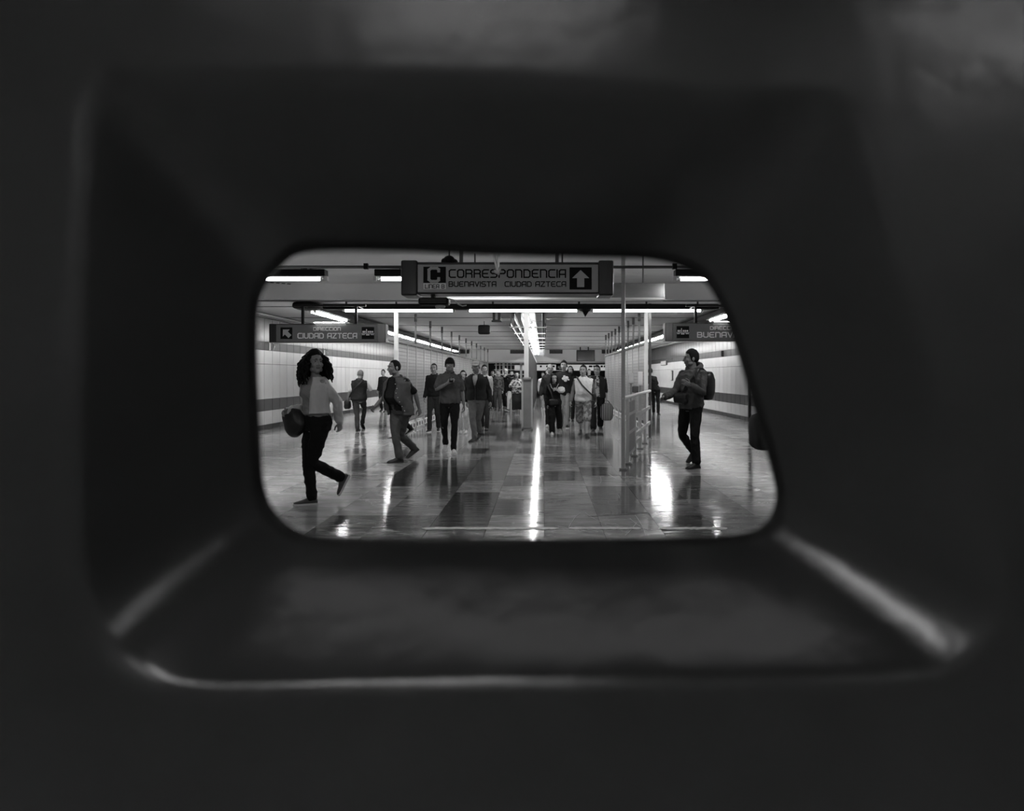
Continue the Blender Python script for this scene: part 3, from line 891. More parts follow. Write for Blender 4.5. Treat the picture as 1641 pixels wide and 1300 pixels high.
# boxes on the near end of the right fence
for lb, nm, px, py, w_, h_, m in (('pale upright meter box on the end of the right screen fence', 'meter_box', 1011, 607, .12, .24, M_lgrey), ('dark square switch box on the end of the right screen fence', 'switch_box', 1018, 624, .14, .14, M_dgrey), ('tall white junction box on the end of the right screen fence', 'junction_box', 1026, 607, .10, .32, M_white)):
    Y = 15.9
    c = at(px, py, Y)
    t = thing(nm, lb, 'box', c)
    bm = bmesh.new(); box(bm, (0, 0, 0), (w_, .09, h_), bev=.01); obj('case', bm, m, t)
    bm = bmesh.new(); box(bm, (0, -.05, 0), (w_ * .8, .012, h_ * .8)); obj('cover', bm, m, t)
    bm = bmesh.new(); cyl(bm, (0, 0, -h_ / 2 + .01), (0, 0, -c.z + .001), .02, 8); obj('conduit', bm, M_grey, t)

# fittings on the walls
for i, (px, py) in enumerate(((437, 554), (523, 564))):
    Y = abs(XL + .1) * FPX / (VX - px)
    c = at(px, py, Y)
    t = thing('wall_bracket', ('small shiny hook bracket high on left wall at the picture edge', 'small shiny hook bracket high on left wall above the woman')[i], 'bracket', (XL + .013, c.y, c.z))
    bm = bmesh.new(); lo_hi(bm, (.0, -.03, -.12), (.02, .03, .12)); obj('back_plate', bm, M_white, t)
    bm = bmesh.new(); tube(bm, [V((.01, 0, .08)), V((.10, 0, .06)), V((.13, 0, -.03)), V((.10, 0, -.12))], [.018] * 4, n=8); obj('arm', bm, M_steel, t, smooth=True)
for lb, nm, cat, px, py, w_, h_, m in (('small black alarm box high on the right wall', 'alarm_box', 'box', 1157, 567, .12, .2, M_blackp), ('narrow pale notice board on the right wall', 'notice_board', 'sign', 1064, 582, 1.6, .22, M_lgrey), ('small pale wall telephone on the right wall behind the young man', 'wall_telephone', 'telephone', 1077, 602, .28, .5, M_lgrey)):
    Y = (XR - .05) * FPX / (px - VX)
    c = at(px, py, Y)
    t = thing(nm, lb, cat, (XR - .013, c.y, c.z))
    bm = bmesh.new(); lo_hi(bm, (-.07, -w_ / 2, -h_ / 2), (0, w_ / 2, h_ / 2), bev=.01); obj('case', bm, M_dgrey, t)
    bm = bmesh.new(); lo_hi(bm, (-.078, -w_ * .44, -h_ * .42), (-.071, w_ * .44, h_ * .42)); obj('front_plate', bm, m, t)
# ------------------------------------------------------------------ the moulded barrier we look through
INNER = [(413, 520), (420, 470), (447, 430), (495, 404), (640, 403), (800, 410), (960, 413), (1050, 418), (1115, 440), (1150, 485), (1180, 565), (1210, 665), (1236, 755), (1243, 798), (1228, 835), (1180, 856), (1000, 862), (830, 863), (650, 861), (510, 858), (455, 835), (424, 785), (417, 700), (413, 610)]
OUTER = [(128, 300), (135, 190), (155, 135), (215, 113), (480, 118), (820, 132), (1120, 148), (1290, 148), (1350, 165), (1385, 225), (1435, 400), (1520, 660), (1590, 890), (1598, 1000), (1535, 1064), (1440, 1083), (1150, 1092), (850, 1097), (560, 1103), (320, 1106), (210, 1080), (140, 1000), (115, 850), (118, 560)]
SUB = 6
def crom(P):
    out = []
    n = len(P)
    for i in range(n):
        p0, p1, p2, p3 = (V(P[(i + k) % n]) for k in (-1, 0, 1, 2))
        for s in range(SUB):
            t = s / SUB
            out.append(.5 * ((2 * p1) + (p2 - p0) * t + (2 * p0 - 5 * p1 + 4 * p2 - p3) * t * t + (3 * p1 - p0 - 3 * p2 + p3) * t ** 3))
    return out
TILT = .0                                   # the face leans back towards its top
def on_plane(p, d):
    u, v = (p.x - VX) / FPX, -(p.y - VY) / FPX
    t = d / (1 - TILT * v)
    return V((u * t, t, EYE + v * t))
def barrier():
    D1, D2 = .285, .342
    fi, fo = crom(INNER), crom(OUTER)
    a = [on_plane(p, D2) for p in fi]        # throat
    b = [on_plane(p, D1) for p in fo]        # front rim
    n = len(a)
    nrm = V((0, -1, TILT)).normalized()      # out of the face, towards the viewer
    ca = sum(a, V()) / n; cb = sum(b, V()) / n
    rings = []
    # outer edge of the front face, going inwards to the rim
    W2, zt, zb = 1.0, 1.92, .0
    def flat(p): return p - V((0, 1, 0)) * 0
    def face_y(x, z): return D1 + TILT * (z - EYE)
    edge = []
    for p in b:
        d = p - cb
        sx = (W2 - abs(cb.x)) / max(abs(d.x), 1e-6)
        sz = ((zt - cb.z) if d.z > 0 else (cb.z - zb)) / max(abs(d.z), 1e-6)
        s = min(sx, sz)
        x, z = cb.x + d.x * s, cb.z + d.z * s
        edge.append(V((x, face_y(x, z), z)))
    out = lambda i: ((b[i] - cb) - nrm * (b[i] - cb).dot(nrm)).normalized()
    TH = .34                                  # thickness of the barrier
    back = [V((e.x, .48 + .0 * e.z, e.z)) for e in edge]
    rings.append([V((a[i].x * 1.9 + (.0), .48, EYE + (a[i].z - EYE) * 1.9)) for i in range(n)])    # rim on the far face
    rings.append(back)
    rings.append([V((e.x, e.y + .02, e.z)) for e in edge])
    rings.append([e.lerp(cb, .02) for e in edge])
    for k in (.25, .5, .72, .86):
        rings.append([edge[i].lerp(b[i] + out(i) * .020, k) for i in range(n)])
    R = .007                                  # rounded lip
    inw = [(a[i] - b[i]).normalized() for i in range(n)]
    for k in range(0, 6):
        t = k / 5
        rings.append([(b[i] + out(i) * R * 1.0).lerp(b[i], t) * (1 - t) + (b[i]).lerp(b[i] + inw[i] * R * 1.0, t) * t for i in range(n)])
    for k in (.2, .35, .5, .65, .8, .92):
        rings.append([b[i].lerp(a[i], k) for i in range(n)])
    ia = [((a[i] - ca)).normalized() for i in range(n)]
    for t in (0, .33, .66, 1):
        ang = t * pi / 2
        rings.append([a[i] + V((0, 1, 0)) * (.006 * sin(ang)) + ia[i] * (.006 * (1 - cos(ang))) for i in range(n)])
    bm = bmesh.new()
    vr = [[bm.verts.new(p) for p in r] for r in rings]
    vr.append(vr[0])
    for r0, r1 in zip(vr, vr[1:]):
        for k in range(n):
            bm.faces.new((r0[k], r0[(k + 1) % n], r1[(k + 1) % n], r1[k]))
    return bm
m = mat('moulded_plastic', 0.022, 0.21, var=0.14, vscale=9, bump=0.15, bscale=14, spec=.42)
bar = thing('barrier', 'thick dark moulded barrier whose rounded hole frames the whole corridor view', 'barrier', (0, 0, 0))
obj('moulded_body', barrier(), m, bar, smooth=True)
# flat feet it stands on, out of sight below
bm = bmesh.new(); lo_hi(bm, (-1.05, -.12, 0), (1.05, .56, .06), bev=.02); obj('foot_plate', bm, m, bar)
# ------------------------------------------------------------------ people
M_cloth = {}
def cloth(v, rough=.9, var=.12):
    key = 'cloth_%d' % round(v * 1000)
    return mat(key, v, rough, var=var, vscale=9, bump=.35, bscale=26, stretch=(1, 1, .6), spec=.2)
M_skin = mat('skin_mid', .29, .5, var=.06, vscale=14, spec=.35)
M_skind = mat('skin_deep', .17, .5, var=.06, vscale=14, spec=.35)
M_skinl = mat('skin_light', .40, .5, var=.06, vscale=14, spec=.35)
M_hair = mat('hair_black', .007, .75, spec=.2, var=.4, vscale=60, bump=.6, bscale=120)
M_hairg = mat('hair_grey', .16, .6, var=.3, vscale=60, bump=.6, bscale=120)
M_lip = mat('lip', .13, .45)
M_eyew = mat('eye_white', .34, .3)
M_eyed = mat('eye_dark', .006, .2)
M_sole_w = mat('sole_white', .62, .6)
M_sole_d = mat('sole_dark', .02, .6)
M_shoe_d = mat('shoe_black', .014, .5)
M_shoe_w = mat('shoe_white', .5, .6)
M_shoe_g = mat('shoe_grey', .07, .6)
M_leather = mat('leather_black', .014, .42, var=.3, vscale=20, bump=.3, bscale=40)

def mat_print(name, a, b, scale):
    """cloth with a blotchy two-tone print"""
    m = bpy.data.materials.new(name); m.use_nodes = True
    nt = m.node_tree; N, L = nt.nodes, nt.links
    tc = N.new('ShaderNodeTexCoord'); n = N.new('ShaderNodeTexNoise'); n.inputs['Scale'].default_value = scale; n.inputs['Detail'].default_value = 2
    L.new(tc.outputs['Object'], n.inputs['Vector'])
    r = N.new('ShaderNodeValToRGB'); r.color_ramp.elements[0].position = .47; r.color_ramp.elements[1].position = .53
    r.color_ramp.elements[0].color = (a, a, a, 1); r.color_ramp.elements[1].color = (b, b, b, 1)
    L.new(n.outputs['Fac'], r.inputs['Fac']); L.new(r.outputs[0], N['Principled BSDF'].inputs['Base Color'])
    N['Principled BSDF'].inputs['Roughness'].default_value = .9
    return m

def fold(me, amp, sc=(9, 9, 5), seed=0):
    if amp <= 0: return
    vs = me.vertices
    off = V((seed * 3.7, seed * 1.3, 0))
    nr = [v.normal.copy() for v in vs]
    for v, n_ in zip(vs, nr):
        c = v.co
        q = V((c.x * sc[0], c.y * sc[1], c.z * sc[2] + c.x * 4)) + off
        q2 = V((q.y * 2.3, q.x * 2.3, q.z * 2.6))
        v.co = c + n_ * amp * (1.1 - abs(noise.noise(q)) * 3.4 - abs(noise.noise(q2)) * 1.3)

def ik(A, T, l1, l2, hint):
    d = T - A
    L = d.length
    mx = (l1 + l2) * .997
    if L > mx:
        T = A + d * (mx / L); d = T - A; L = mx
    x = (l1 * l1 - l2 * l2 + L * L) / (2 * L)
    h = sqrt(max(l1 * l1 - x * x, 0))
    u = d / L
    p = hint - u * hint.dot(u)
    if p.length < 1e-4: p = V((0, -1, 0))
    return A + u * x + p.normalized() * h, T

def hand(W, d, nrm, thumb, curl, s, voxel):
    """palm, four bent fingers and a thumb leaving the side of the palm"""
    bm = bmesh.new()
    d = d.normalized()
    nrm = (nrm - d * nrm.dot(d)).normalized()
    w_ = d.cross(nrm) * thumb
    tube(bm, [W - d * .02 * s, W + d * .02 * s, W + d * .06 * s, W + d * .092 * s], [(.024 * s, .019 * s), (.030 * s, .017 * s), (.039 * s, .0145 * s), (.038 * s, .012 * s)], ref=w_)
    for i, L in enumerate((.074, .082, .076, .060)):
        p = W + d * (.090 - .004 * abs(i - 1.2)) * s + w_ * (.029 - .0192 * i) * s
        a = curl * .5 + .06 * i
        pts = [p - d * .012 * s]
        dirv = d
        ax = d.cross(nrm)
        for q, part in enumerate((.45, .31, .24)):
            dirv = (d * cos(a) + nrm * sin(a))
            pts.append(pts[-1] + dirv * L * part * s + (d * .012 * s if q == 0 else V()))
            a += curl * (.75 if q == 0 else .6)
        tube(bm, pts, [.0092 * s, .0088 * s, .0078 * s, .0066 * s], n=8, ref=w_)
    p = W + d * .022 * s + w_ * .022 * s
    t1 = p + (d * .55 + w_ * .62 + nrm * .35).normalized() * .042 * s
    t2 = t1 + (d * .85 + w_ * .18 + nrm * .45).normalized() * .032 * s
    t3 = t2 + (d * .9 - w_ * .08 + nrm * .4).normalized() * .022 * s
    tube(bm, [p, t1, t2, t3], [.013 * s, .0115 * s, .0098 * s, .008 * s], n=8)
    return remesh(bm, voxel, 1)

def merge(meshes, mats_idx=None):
    bm = bmesh.new()
    for i, me in enumerate(meshes):
        n0 = len(bm.faces)
        bm.from_mesh(me)
        if mats_idx:
            bm.faces.ensure_lookup_table()
            for f in bm.faces[n0:]: f.material_index = mats_idx[i]
        bpy.data.meshes.remove(me)
    out = bpy.data.meshes.new('mesh'); bm.to_mesh(out); bm.free(); out.shade_smooth()
    return out

def head_mesh(s, voxel, neck_len, fem=False, beard=0):
    """head about its centre, looking along -Y"""
    bm = bmesh.new()
    E = lambda c, r: ellipsoid(bm, V(c) * s, V(r) * s)
    E((0, .012, .030), (.076, .094, .085)); E((0, -.028, -.03), (.061 if not fem else .058, .064, .084)); E((0, -.052, -.090), (.032 if not fem else .026, .031, .025))
    for q in (-1, 1):
        E((q * .036, -.058, -.028), (.026, .027, .026)); E((q * .078, .010, -.012), (.010, .021, .032)); E((q * .045, -.02, -.072), (.022, .035, .024))
        E((q * .028, -.083, .030), (.026, .013, .0095))
    tube(bm, [V((0, -.088, .018)) * s, V((0, -.101, -.012)) * s, V((0, -.107, -.030)) * s], [.009 * s, .011 * s, .0145 * s], n=10)
    for q in (-1, 1): E((q * .011, -.097, -.032), (.009, .010, .008))
    E((0, -.0885, -.056), (.022, .011, .0065)); E((0, -.0865, -.0665), (.019, .011, .0065))
    tube(bm, [V((0, .012, -.05)) * s, V((0, .022, -.12)) * s, V((0, .028, -.12 - neck_len)) * s], [(.054 if not fem else .046) * s, (.053 if not fem else .044) * s, (.060 if not fem else .050) * s], n=16)
    me = remesh(bm, voxel, 2, .4)
    bm = bmesh.new(); bm.from_mesh(me); bpy.data.meshes.remove(me)
    for f in bm.faces:
        c = f.calc_center_median() / s
        if c.y < -.06 and (c.x / .023) ** 2 + ((c.z + .061) / .009) ** 2 < 1: f.material_index = 1
        if beard and c.y < .0 and abs(c.x) < .07 and c.z < -.045 and c.z > -.125 and not (abs(c.x) < .02 and -.073 < c.z < -.055): f.material_index = 4
        if beard > 1 and c.y < -.07 and abs(c.x) < .032 and -.055 < c.z < -.040: f.material_index = 4
    n0 = len(bm.faces)
    for q in (-1, 1):
        ellipsoid(bm, V((q * .030, -.0775, .005)) * s, V((.0125, .0105, .0068)) * s, u=10, v=7)
    bm.faces.ensure_lookup_table()
    for f in bm.faces[n0:]: f.material_index = 2
    n0 = len(bm.faces)
    for q in (-1, 1):
        ellipsoid(bm, V((q * .030, -.0825, .005)) * s, V((.0062, .0072, .0064)) * s, u=10, v=7)
        tube(bm, [V((q * .014, -.0935, .0285)) * s, V((q * .030, -.0925, .0315)) * s, V((q * .048, -.079, .026)) * s], [.0034 * s, .0036 * s, .002 * s], n=6)
    bm.faces.ensure_lookup_table()
    for f in bm.faces[n0:]: f.material_index = 3
    out = bpy.data.meshes.new('mesh'); bm.to_mesh(out); bm.free(); out.shade_smooth()
    return out

def hair_mesh(s, style, rnd):
    """a closed cap of hair that dips under the skin where there is none"""
    bm = bmesh.new()
    T = {'buzz': .035, 'short': .065, 'thick': .12, 'grey': .05, 'long': .10, 'curly': .30, 'tied': .08, 'none': .0}[style]
    u, v = 48, 32
    fl = {'buzz': .070, 'short': .072, 'thick': .066, 'grey': .088, 'long': .080, 'curly': .078, 'tied': .080}[style]
    nape = {'long': -.10, 'curly': -.10, 'tied': -.06, 'thick': -.06}.get(style, -.045)
    vs = []
    for j in range(v + 1):
        row = []
        for k in range(u):
            ph = pi * j / v; th = 2 * pi * k / u
            d = V((sin(ph) * sin(th), -sin(ph) * cos(th), cos(ph)))
            p = V((.076 * d.x, .012 + .094 * d.y, .012 + .104 * d.z))
            # hairline height as a function of the angle from the front
            a = abs(math.atan2(d.x, -d.y))
            if a < .9: line = fl - .012 * (a / .9)
            elif a < 1.45: line = fl - .012 + (-.035 - fl + .012) * ((a - .9) / .55)
            elif a < 1.8: line = -.035 + (.045) * (1 - abs((a - 1.62) / .18)) * (style not in ('long', 'curly'))
            else: line = -.035 + (nape + .035) * min(1, (a - 1.8) / .8)
            dz_ = p.z - line
            h = 1 - math.exp(-max(dz_, 0) / .028)
            top = max(0, d.z)
            nz = noise.noise(V((p.x, p.y, p.z)) * (38 if style != 'curly' else 30) + V((rnd, 0, 0))) * .35
            thick = T * (1 + nz + .45 * top * (style in ('short', 'thick')))
            f = 1.006 + thick * h * 1.25 if dz_ > 0 else 1.006 - min(.12, -dz_ * 6)
            row.append(bm.verts.new(V((p.x * f, .012 + (p.y - .012) * f, .012 + (p.z - .012) * f)) * s))
        vs.append(row)
    for j in range(v):
        for k in range(u):
            try: bm.faces.new((vs[j][k], vs[j + 1][k], vs[j + 1][(k + 1) % u], vs[j][(k + 1) % u]))
            except ValueError: pass
    bmesh.ops.remove_doubles(bm, verts=bm.verts, dist=1e-5)
    r = random.Random(int(rnd * 10))
    if style == 'curly':
        for q in range(260):
            a = r.uniform(.98, 2 * pi - .98)
            z0 = r.uniform(-.02, .105)
            rr = sqrt(max(.0, 1 - (z0 / .12) ** 2))
            p = V((.082 * rr * sin(a), .012 - .100 * rr * cos(a), z0))
            L = r.uniform(.12, .23)
            pts = []
            out = V((sin(a), -cos(a), 0))
            wd = r.uniform(.015, .065)
            for i in range(13):
                t = i / 12
                sp = 11 * t + r.uniform(0, 6) * 0 + q
                base = p + out * (.024 + wd * sin(min(1, t * 1.3) * pi * .5)) + V((0, .02 * t, .02 * sin(t * pi) - L * t))
                if i == 0: base = p * .96
                pts.append((base + V((cos(sp), sin(sp), 0)) * .014) * s)
            tube(bm, pts, [.0105 * s] * 12 + [.005 * s], n=6)
    if style == 'long':
        for q in range(56):
            a = r.uniform(.85, 2 * pi - .85)
            p = V((.083 * sin(a), .012 - .100 * cos(a), r.uniform(-.04, .03)))
            L = r.uniform(.22, .33)
            out = V((sin(a), -cos(a) * .6, 0))
            pts = [(p * .97 + out * (.004 + .018 * sin(pi * t * .8)) + V((0, .015 * t, -L * t))) * s for t in (0, .2, .4, .6, .8, 1)]
            tube(bm, pts, [(.016 * s, .009 * s)] * 5 + [(.006 * s, .004 * s)], n=8)
    if style == 'tied':
        ellipsoid(bm, V((0, .125, .05)) * s, V((.04, .038, .04)) * s)
    return finish(bm, True)

def shoe_mesh(s, sole):
    """upper or sole of a shoe about its ankle joint, toe along -Y, underside at z = -.085"""
    bm = bmesh.new()
    prof = [(.062, .024, .045), (.050, .031, .072), (.015, .036, .098), (-.03, .037, .092), (-.07, .041, .070), (-.11, .047, .054), (-.15, .046, .044), (-.18, .036, .036), (-.196, .018, .026)]
    n = 14
    rings = []
    for y, w_, h in prof:
        ring = []
        for k in range(n):
            a = 2 * pi * k / n
            if sole:
                x = (w_ + .004) * (abs(cos(a)) ** .5) * math.copysign(1, cos(a)); z = -.085 + (.022 if sin(a) > 0 else 0)
                yy = y * 1.03
            else:
                x = w_ * cos(a) * (1 if sin(a) < .2 else .92); z = -.081 + h * max(0, .35 + .65 * sin(a)) if sin(a) > -.5 else -.081
                yy = y
            ring.append(bm.verts.new(V((x, yy, z)) * s))
        rings.append(ring)
    for r0, r1 in zip(rings, rings[1:]):
        for k in range(n): bm.faces.new((r0[k], r0[(k + 1) % n], r1[(k + 1) % n], r1[k]))
    bm.faces.new(rings[0][::-1]); bm.faces.new(rings[-1])
    return finish(bm, not sole)

def person(label, px, py, H=1.7, hd=0, lean=(0, 0), girth=1.0, belly=0.0, fem=False, L=None, R=None, hipdrop=0.0,
           LH=None, RH=None, curl=.7, head=(0, 0), hair='short', hairmat=None, skin=None, beard=0,
           top=None, under=None, bottom=None, shoes=None, twist=0, collar=None, detail=1.0, hip=(0, 0), cap=None, hscale=1.0):
    """px, py: pixel of the standing point; L, R: feet (ankle px, sole py, heading, toe-down pitch, lift);
    LH, RH: wrists (px, py, dy, elbow hint); lean: shift of the neck from the hips, metres along x and y"""
    Y0 = floorY(py)
    X0 = (px - VX) * Y0 / FPX
    s = H / 1.7
    hr = radians(hd)
    root = thing('person', label, 'person', (X0, Y0, 0), hr, 'people walking through the corridor')
    Minv = (Matrix.Translation((X0, Y0, 0)) @ Matrix.Rotation(hr, 4, 'Z')).inverted()
    rot = lambda a: Matrix.Rotation(a, 3, 'Z')
    far = max(1.0, Y0 / 9.0)
    vx = min(.0095 * far, .020) * detail
    skin = skin or M_skin
    hairmat = hairmat or M_hair
    f_ = rot(hr) @ V((0, -1, 0)); l_ = rot(hr) @ V((1, 0, 0))
    tw = hr + radians(twist)
    fT = rot(tw) @ V((0, -1, 0)); lT = rot(tw) @ V((1, 0, 0))
    # feet
    feet = []
    for q, F in (('L', L), ('R', R)):
        sg_ = 1 if q == 'L' else -1
        ax, sy, yaw, pitch, lift = (list(F) + [0, 0, 0])[:5]
        Yf = floorY(sy); p_ = radians(pitch)
        Rm = rot(radians(yaw)) @ Matrix.Rotation(p_, 3, 'X')
        low = min((Rm @ (V(v) * s)).z for v in ((.04, -.15, -.085), (0, -.2, -.075), (0, .064, -.085), (.04, -.11, -.085)))
        feet.append((V(((ax - VX) * Yf / FPX, Yf, -low + lift)), Rm))
    l1, l2 = .430 * s, .405 * s
    mY = (feet[0][0].y + feet[1][0].y) / 2
    X0p = (px - VX) * mY / FPX
    hw = (.088 if not fem else .092) * s * (girth ** .5)
    pel = V((X0p + hip[0], mY + hip[1], (.930 - hipdrop) * s))
    for _ in range(60):
        ok = all(((pel + l_ * hw * k - V((0, 0, .03 * s))) - feet[i][0]).length < (l1 + l2) * .996 for i, k in ((0, 1), (1, -1)))
        if ok: break
        pel.z -= .006
    HJ = [pel + l_ * hw * k - V((0, 0, .03 * s)) for k in (1, -1)]
    KN = []
    for i in (0, 1):
        fy = rot(math.atan2((feet[i][1] @ V((0, -1, 0))).x, -(feet[i][1] @ V((0, -1, 0))).y)) @ V((0, -1, 0))
        kn, an = ik(HJ[i], feet[i][0], l1, l2, f_ * .8 + fy * .4 + V((0, 0, .1)))
        feet[i] = (an, feet[i][1]); KN.append(kn)
    # spine
    NECK = pel + V((lean[0], lean[1], .532 * s))
    up = (NECK - pel) / (.555 * s)
    g = girth
    bl = belly
    base = [(-.11, .11, .085, .0), (-.06, .155, .112, .006), (.0, .168, .120, .008), (.06, .165, .115, .004), (.13, .152, .108 + bl * .06, -.004 - bl * .05), (.20, .146, .104 + bl * .09, -.006 - bl * .07),
            (.29, .155, .110 + bl * .06, -.006 - bl * .04), (.38, .172, .118 + bl * .01, -.004), (.45, .172, .108, .002), (.505, .122, .085, .010), (.540, .080, .064, .014), (.572, .062, .058, .014)]
    if fem:
        base = [(z, rx * (1.03 if z < .1 else .90 if z < .3 else .89), ry * (1.05 if z < .08 else .95), o) for z, rx, ry, o in base]
    rowat = lambda grow, z0, z1: [(pel + up * (z * s) - (fT if z > .15 else f_) * (o * s), (rx * g + grow) * s, (ry * g + grow) * s) for z, rx, ry, o in base if z0 - 1e-6 <= z <= z1 + 1e-6]
    def lerp_rows(grow, z0, z1):
        zs = sorted(set([z0, z1] + [b_[0] for b_ in base if z0 < b_[0] < z1]))
        out = []
        for z in zs:
            for a_, b_ in zip(base, base[1:]):
                if a_[0] <= z <= b_[0]:
                    t = (z - a_[0]) / (b_[0] - a_[0]); w_ = [a_[i] + (b_[i] - a_[i]) * t for i in range(4)]
                    break
            else: w_ = list(base[0])
            if z < -.06: w_ = [z, .158, .115, .006]
            out.append((pel + up * (z * s) - (fT if z > .15 else f_) * (w_[3] * s), (w_[1] * g + grow) * s, (w_[2] * g + grow) * s, z))
        return out
    sw = (.162 if not fem else .142) * s * (g ** .55)
    SH = [pel + up * (.468 * s) + lT * sw * k + V((0, .005, 0)) for k in (1, -1)]
    a1, a2 = .285 * s, .250 * s
    WR, EL = [], []
    for i, spec in ((0, LH), (1, RH)):
        k = 1 if i == 0 else -1
        if spec is None:
            T = SH[i] + V((0, 0, -.52 * s)) + lT * .05 * k + f_ * .06; hint = -f_ + lT * .25 * k
        else:
            T = at(spec[0], spec[1], mY + spec[2])
            if len(spec) > 3: hint = V(spec[3])
            else:
                hint = -f_ + lT * .15 * k                    # a hanging arm: nearly straight
                T = SH[i] + (T - SH[i]).normalized() * (a1 + a2) * .965
        e_, w_ = ik(SH[i], T, a1, a2, hint)
        EL.append(e_); WR.append(w_)
    # ---- body: trunk, limbs, then head and hands, one mesh
    bm = bmesh.new()
    stack(bm, [(c, rx * .95, ry * .95) for c, rx, ry in rowat(-.004, -.2, .6)], lT, fT)
    for i in (0, 1):
        tube(bm, [HJ[i], HJ[i].lerp(KN[i], .5), KN[i], KN[i].lerp(feet[i][0], .3), KN[i].lerp(feet[i][0], .75), feet[i][0]], [r_ * s * (g ** .5 if j < 2 else 1) for j, r_ in enumerate((.080, .066, .049, .048, .034, .034))])
        ellipsoid(bm, SH[i], V((.050, .050, .052)) * s)
        tube(bm, [SH[i], SH[i].lerp(EL[i], .5), EL[i], EL[i].lerp(WR[i], .35), WR[i]], [r_ * s * (g ** .5) * (.88 if fem else 1) for r_ in (.045, .041, .035, .036, .025)])
    parts = [remesh(bm, max(.011, vx * 1.15), 2)]
    hdir = rot(hr + radians(head[0])); pit = Matrix.Rotation(radians(head[1]), 3, 'X')
    hs = s * hscale * (1.06 if not fem else 1.02)
    HR = (hdir @ pit)
    HC = NECK + V((0, 0, .0)) + up * .005 + hdir @ V((0, -.018, 0)) * s + hdir @ (pit @ V((0, -.012, .135))) * hs
    hm = head_mesh(hs, min(.0052 * far, .0085), .03, fem, beard)
    hm.transform(Matrix.Translation(HC) @ HR.to_4x4())
    parts.append(hm)
    for i in (0, 1):
        k = 1 if i == 0 else -1
        d = (WR[i] - EL[i]).normalized()
        inward = -lT * k
        if d.z > .1: inward = V((0, 0, 0)) - lT * k * .5 + f_ * -.6
        elif abs(d.z) < .5: inward = V((0, 0, -1)) * .4 - lT * k
        hmsh = hand(WR[i], d + V((0, 0, -.1)), inward, 0, curl, s, .005) if False else None
        n_ = (inward - d * inward.dot(d)).normalized()
        w_ = d.cross(n_)
        fw = f_ if abs(d.z) > .5 else V((0, 0, 1))
        th = 1 if w_.dot(fw) > 0 else -1
        parts.append(hand(WR[i], d, inward, th, curl, s * (.92 if fem else 1), min(.0048 * far, .0085)))
    bm = bmesh.new()
    for i, me in enumerate(parts):
        bm.from_mesh(me); bpy.data.meshes.remove(me)
    me = bpy.data.meshes.new('body'); bm.to_mesh(me); bm.free(); me.shade_smooth()
    me.transform(Minv)
    obj('body', me, [skin, M_lip, M_eyew, M_eyed, hairmat], root)
    # ---- hair, cap
    rnd = (px * 7.31) % 10
    if hair != 'none':
        hme = hair_mesh(hs, hair, rnd); hme.transform(Minv @ Matrix.Translation(HC) @ HR.to_4x4())
        obj('hair', hme, hairmat, root, kind='stuff' if hair in ('long', 'curly', 'tied') else None)
    if cap is not None:
        bm = bmesh.new()
        ellipsoid(bm, V((0, .010, .052)) * hs, V((.086, .104, .074)) * hs, u=24, v=14)
        tube(bm, [V((0, -.085, .062)) * hs, V((0, -.13, .052)) * hs, V((0, -.16, .042)) * hs], [(.070 * hs, .008 * hs), (.062 * hs, .006 * hs), (.035 * hs, .004 * hs)], n=16)
        cm = finish(bm, True); cm.transform(Minv @ Matrix.Translation(HC) @ HR.to_4x4())
        obj('cap', cm, cloth(cap), root)
    # ---- legs: trousers, shorts or skirt
    bv, bkind = bottom[0], bottom[1] if len(bottom) > 1 else 'straight'
    bmat = bv if not isinstance(bv, (int, float)) else cloth(bv)
    bm = bmesh.new()
    top_z = .085
    if bkind == 'skirt':
        hemz = feet[0][0].z + .16 * s
        c = (feet[0][0] + feet[1][0]) / 2
        rows = [(a_, b_, c_) for a_, b_, c_, z in lerp_rows(.016, -.06, .14)][::-1]
        kn = (KN[0] + KN[1]) / 2
        rows += [(kn + V((0, 0, .1)), .20 * s, .16 * s), (V(((c.x + kn.x) / 2, (c.y + kn.y) / 2, hemz)), .20 * s, .17 * s)]
        stack(bm, rows[::-1], lT, fT)
    else:
        stack(bm, [(a_, b_, c_) for a_, b_, c_, z in lerp_rows(.007, -.09, top_z)], l_, f_)
        for i in (0, 1):
            wide = {'straight': 1.0, 'slim': .86, 'wide': 1.35, 'shorts': 1.15}[bkind]
            gg = g ** .5
            an = feet[i][0]
            if bkind == 'shorts':
                P = [HJ[i] + V((0, 0, .02)), HJ[i].lerp(KN[i], .5), KN[i].lerp(an, .10)]
                Rr = [.098 * gg, .090 * gg, .092 * gg]
            else:
                endp = KN[i].lerp(an, .98)
                P = [HJ[i] + V((0, 0, .02)), HJ[i].lerp(KN[i], .4), HJ[i].lerp(KN[i], .75), KN[i], KN[i].lerp(an, .3), KN[i].lerp(an, .7), endp]
                Rr = [.096 * gg, .086 * gg, .074 * gg * (1 + (wide - 1) * .5), .066 * wide, .065 * wide, .061 * wide, .062 * wide]
            tube(bm, P, [r_ * s for r_ in Rr], n=16, ref=l_)
    me = remesh(bm, vx, 3)
    fold(me, .0062 * s, (10, 10, 8), rnd)
    me.transform(Minv)
    obj({'skirt': 'skirt', 'shorts': 'shorts'}.get(bkind, 'trousers'), me, bmat, root)
    # ---- shoes
    sm, so = shoes or (M_shoe_d, M_sole_d)
    for i in (0, 1):
        T4 = Minv @ Matrix.Translation(feet[i][0]) @ feet[i][1].to_4x4()
        a_ = shoe_mesh(s, False); a_.transform(T4)
        sh = obj('shoe', a_, sm, root)
        b_ = shoe_mesh(s, True); b_.transform(T4)
        obj('sole', b_, so, sh)
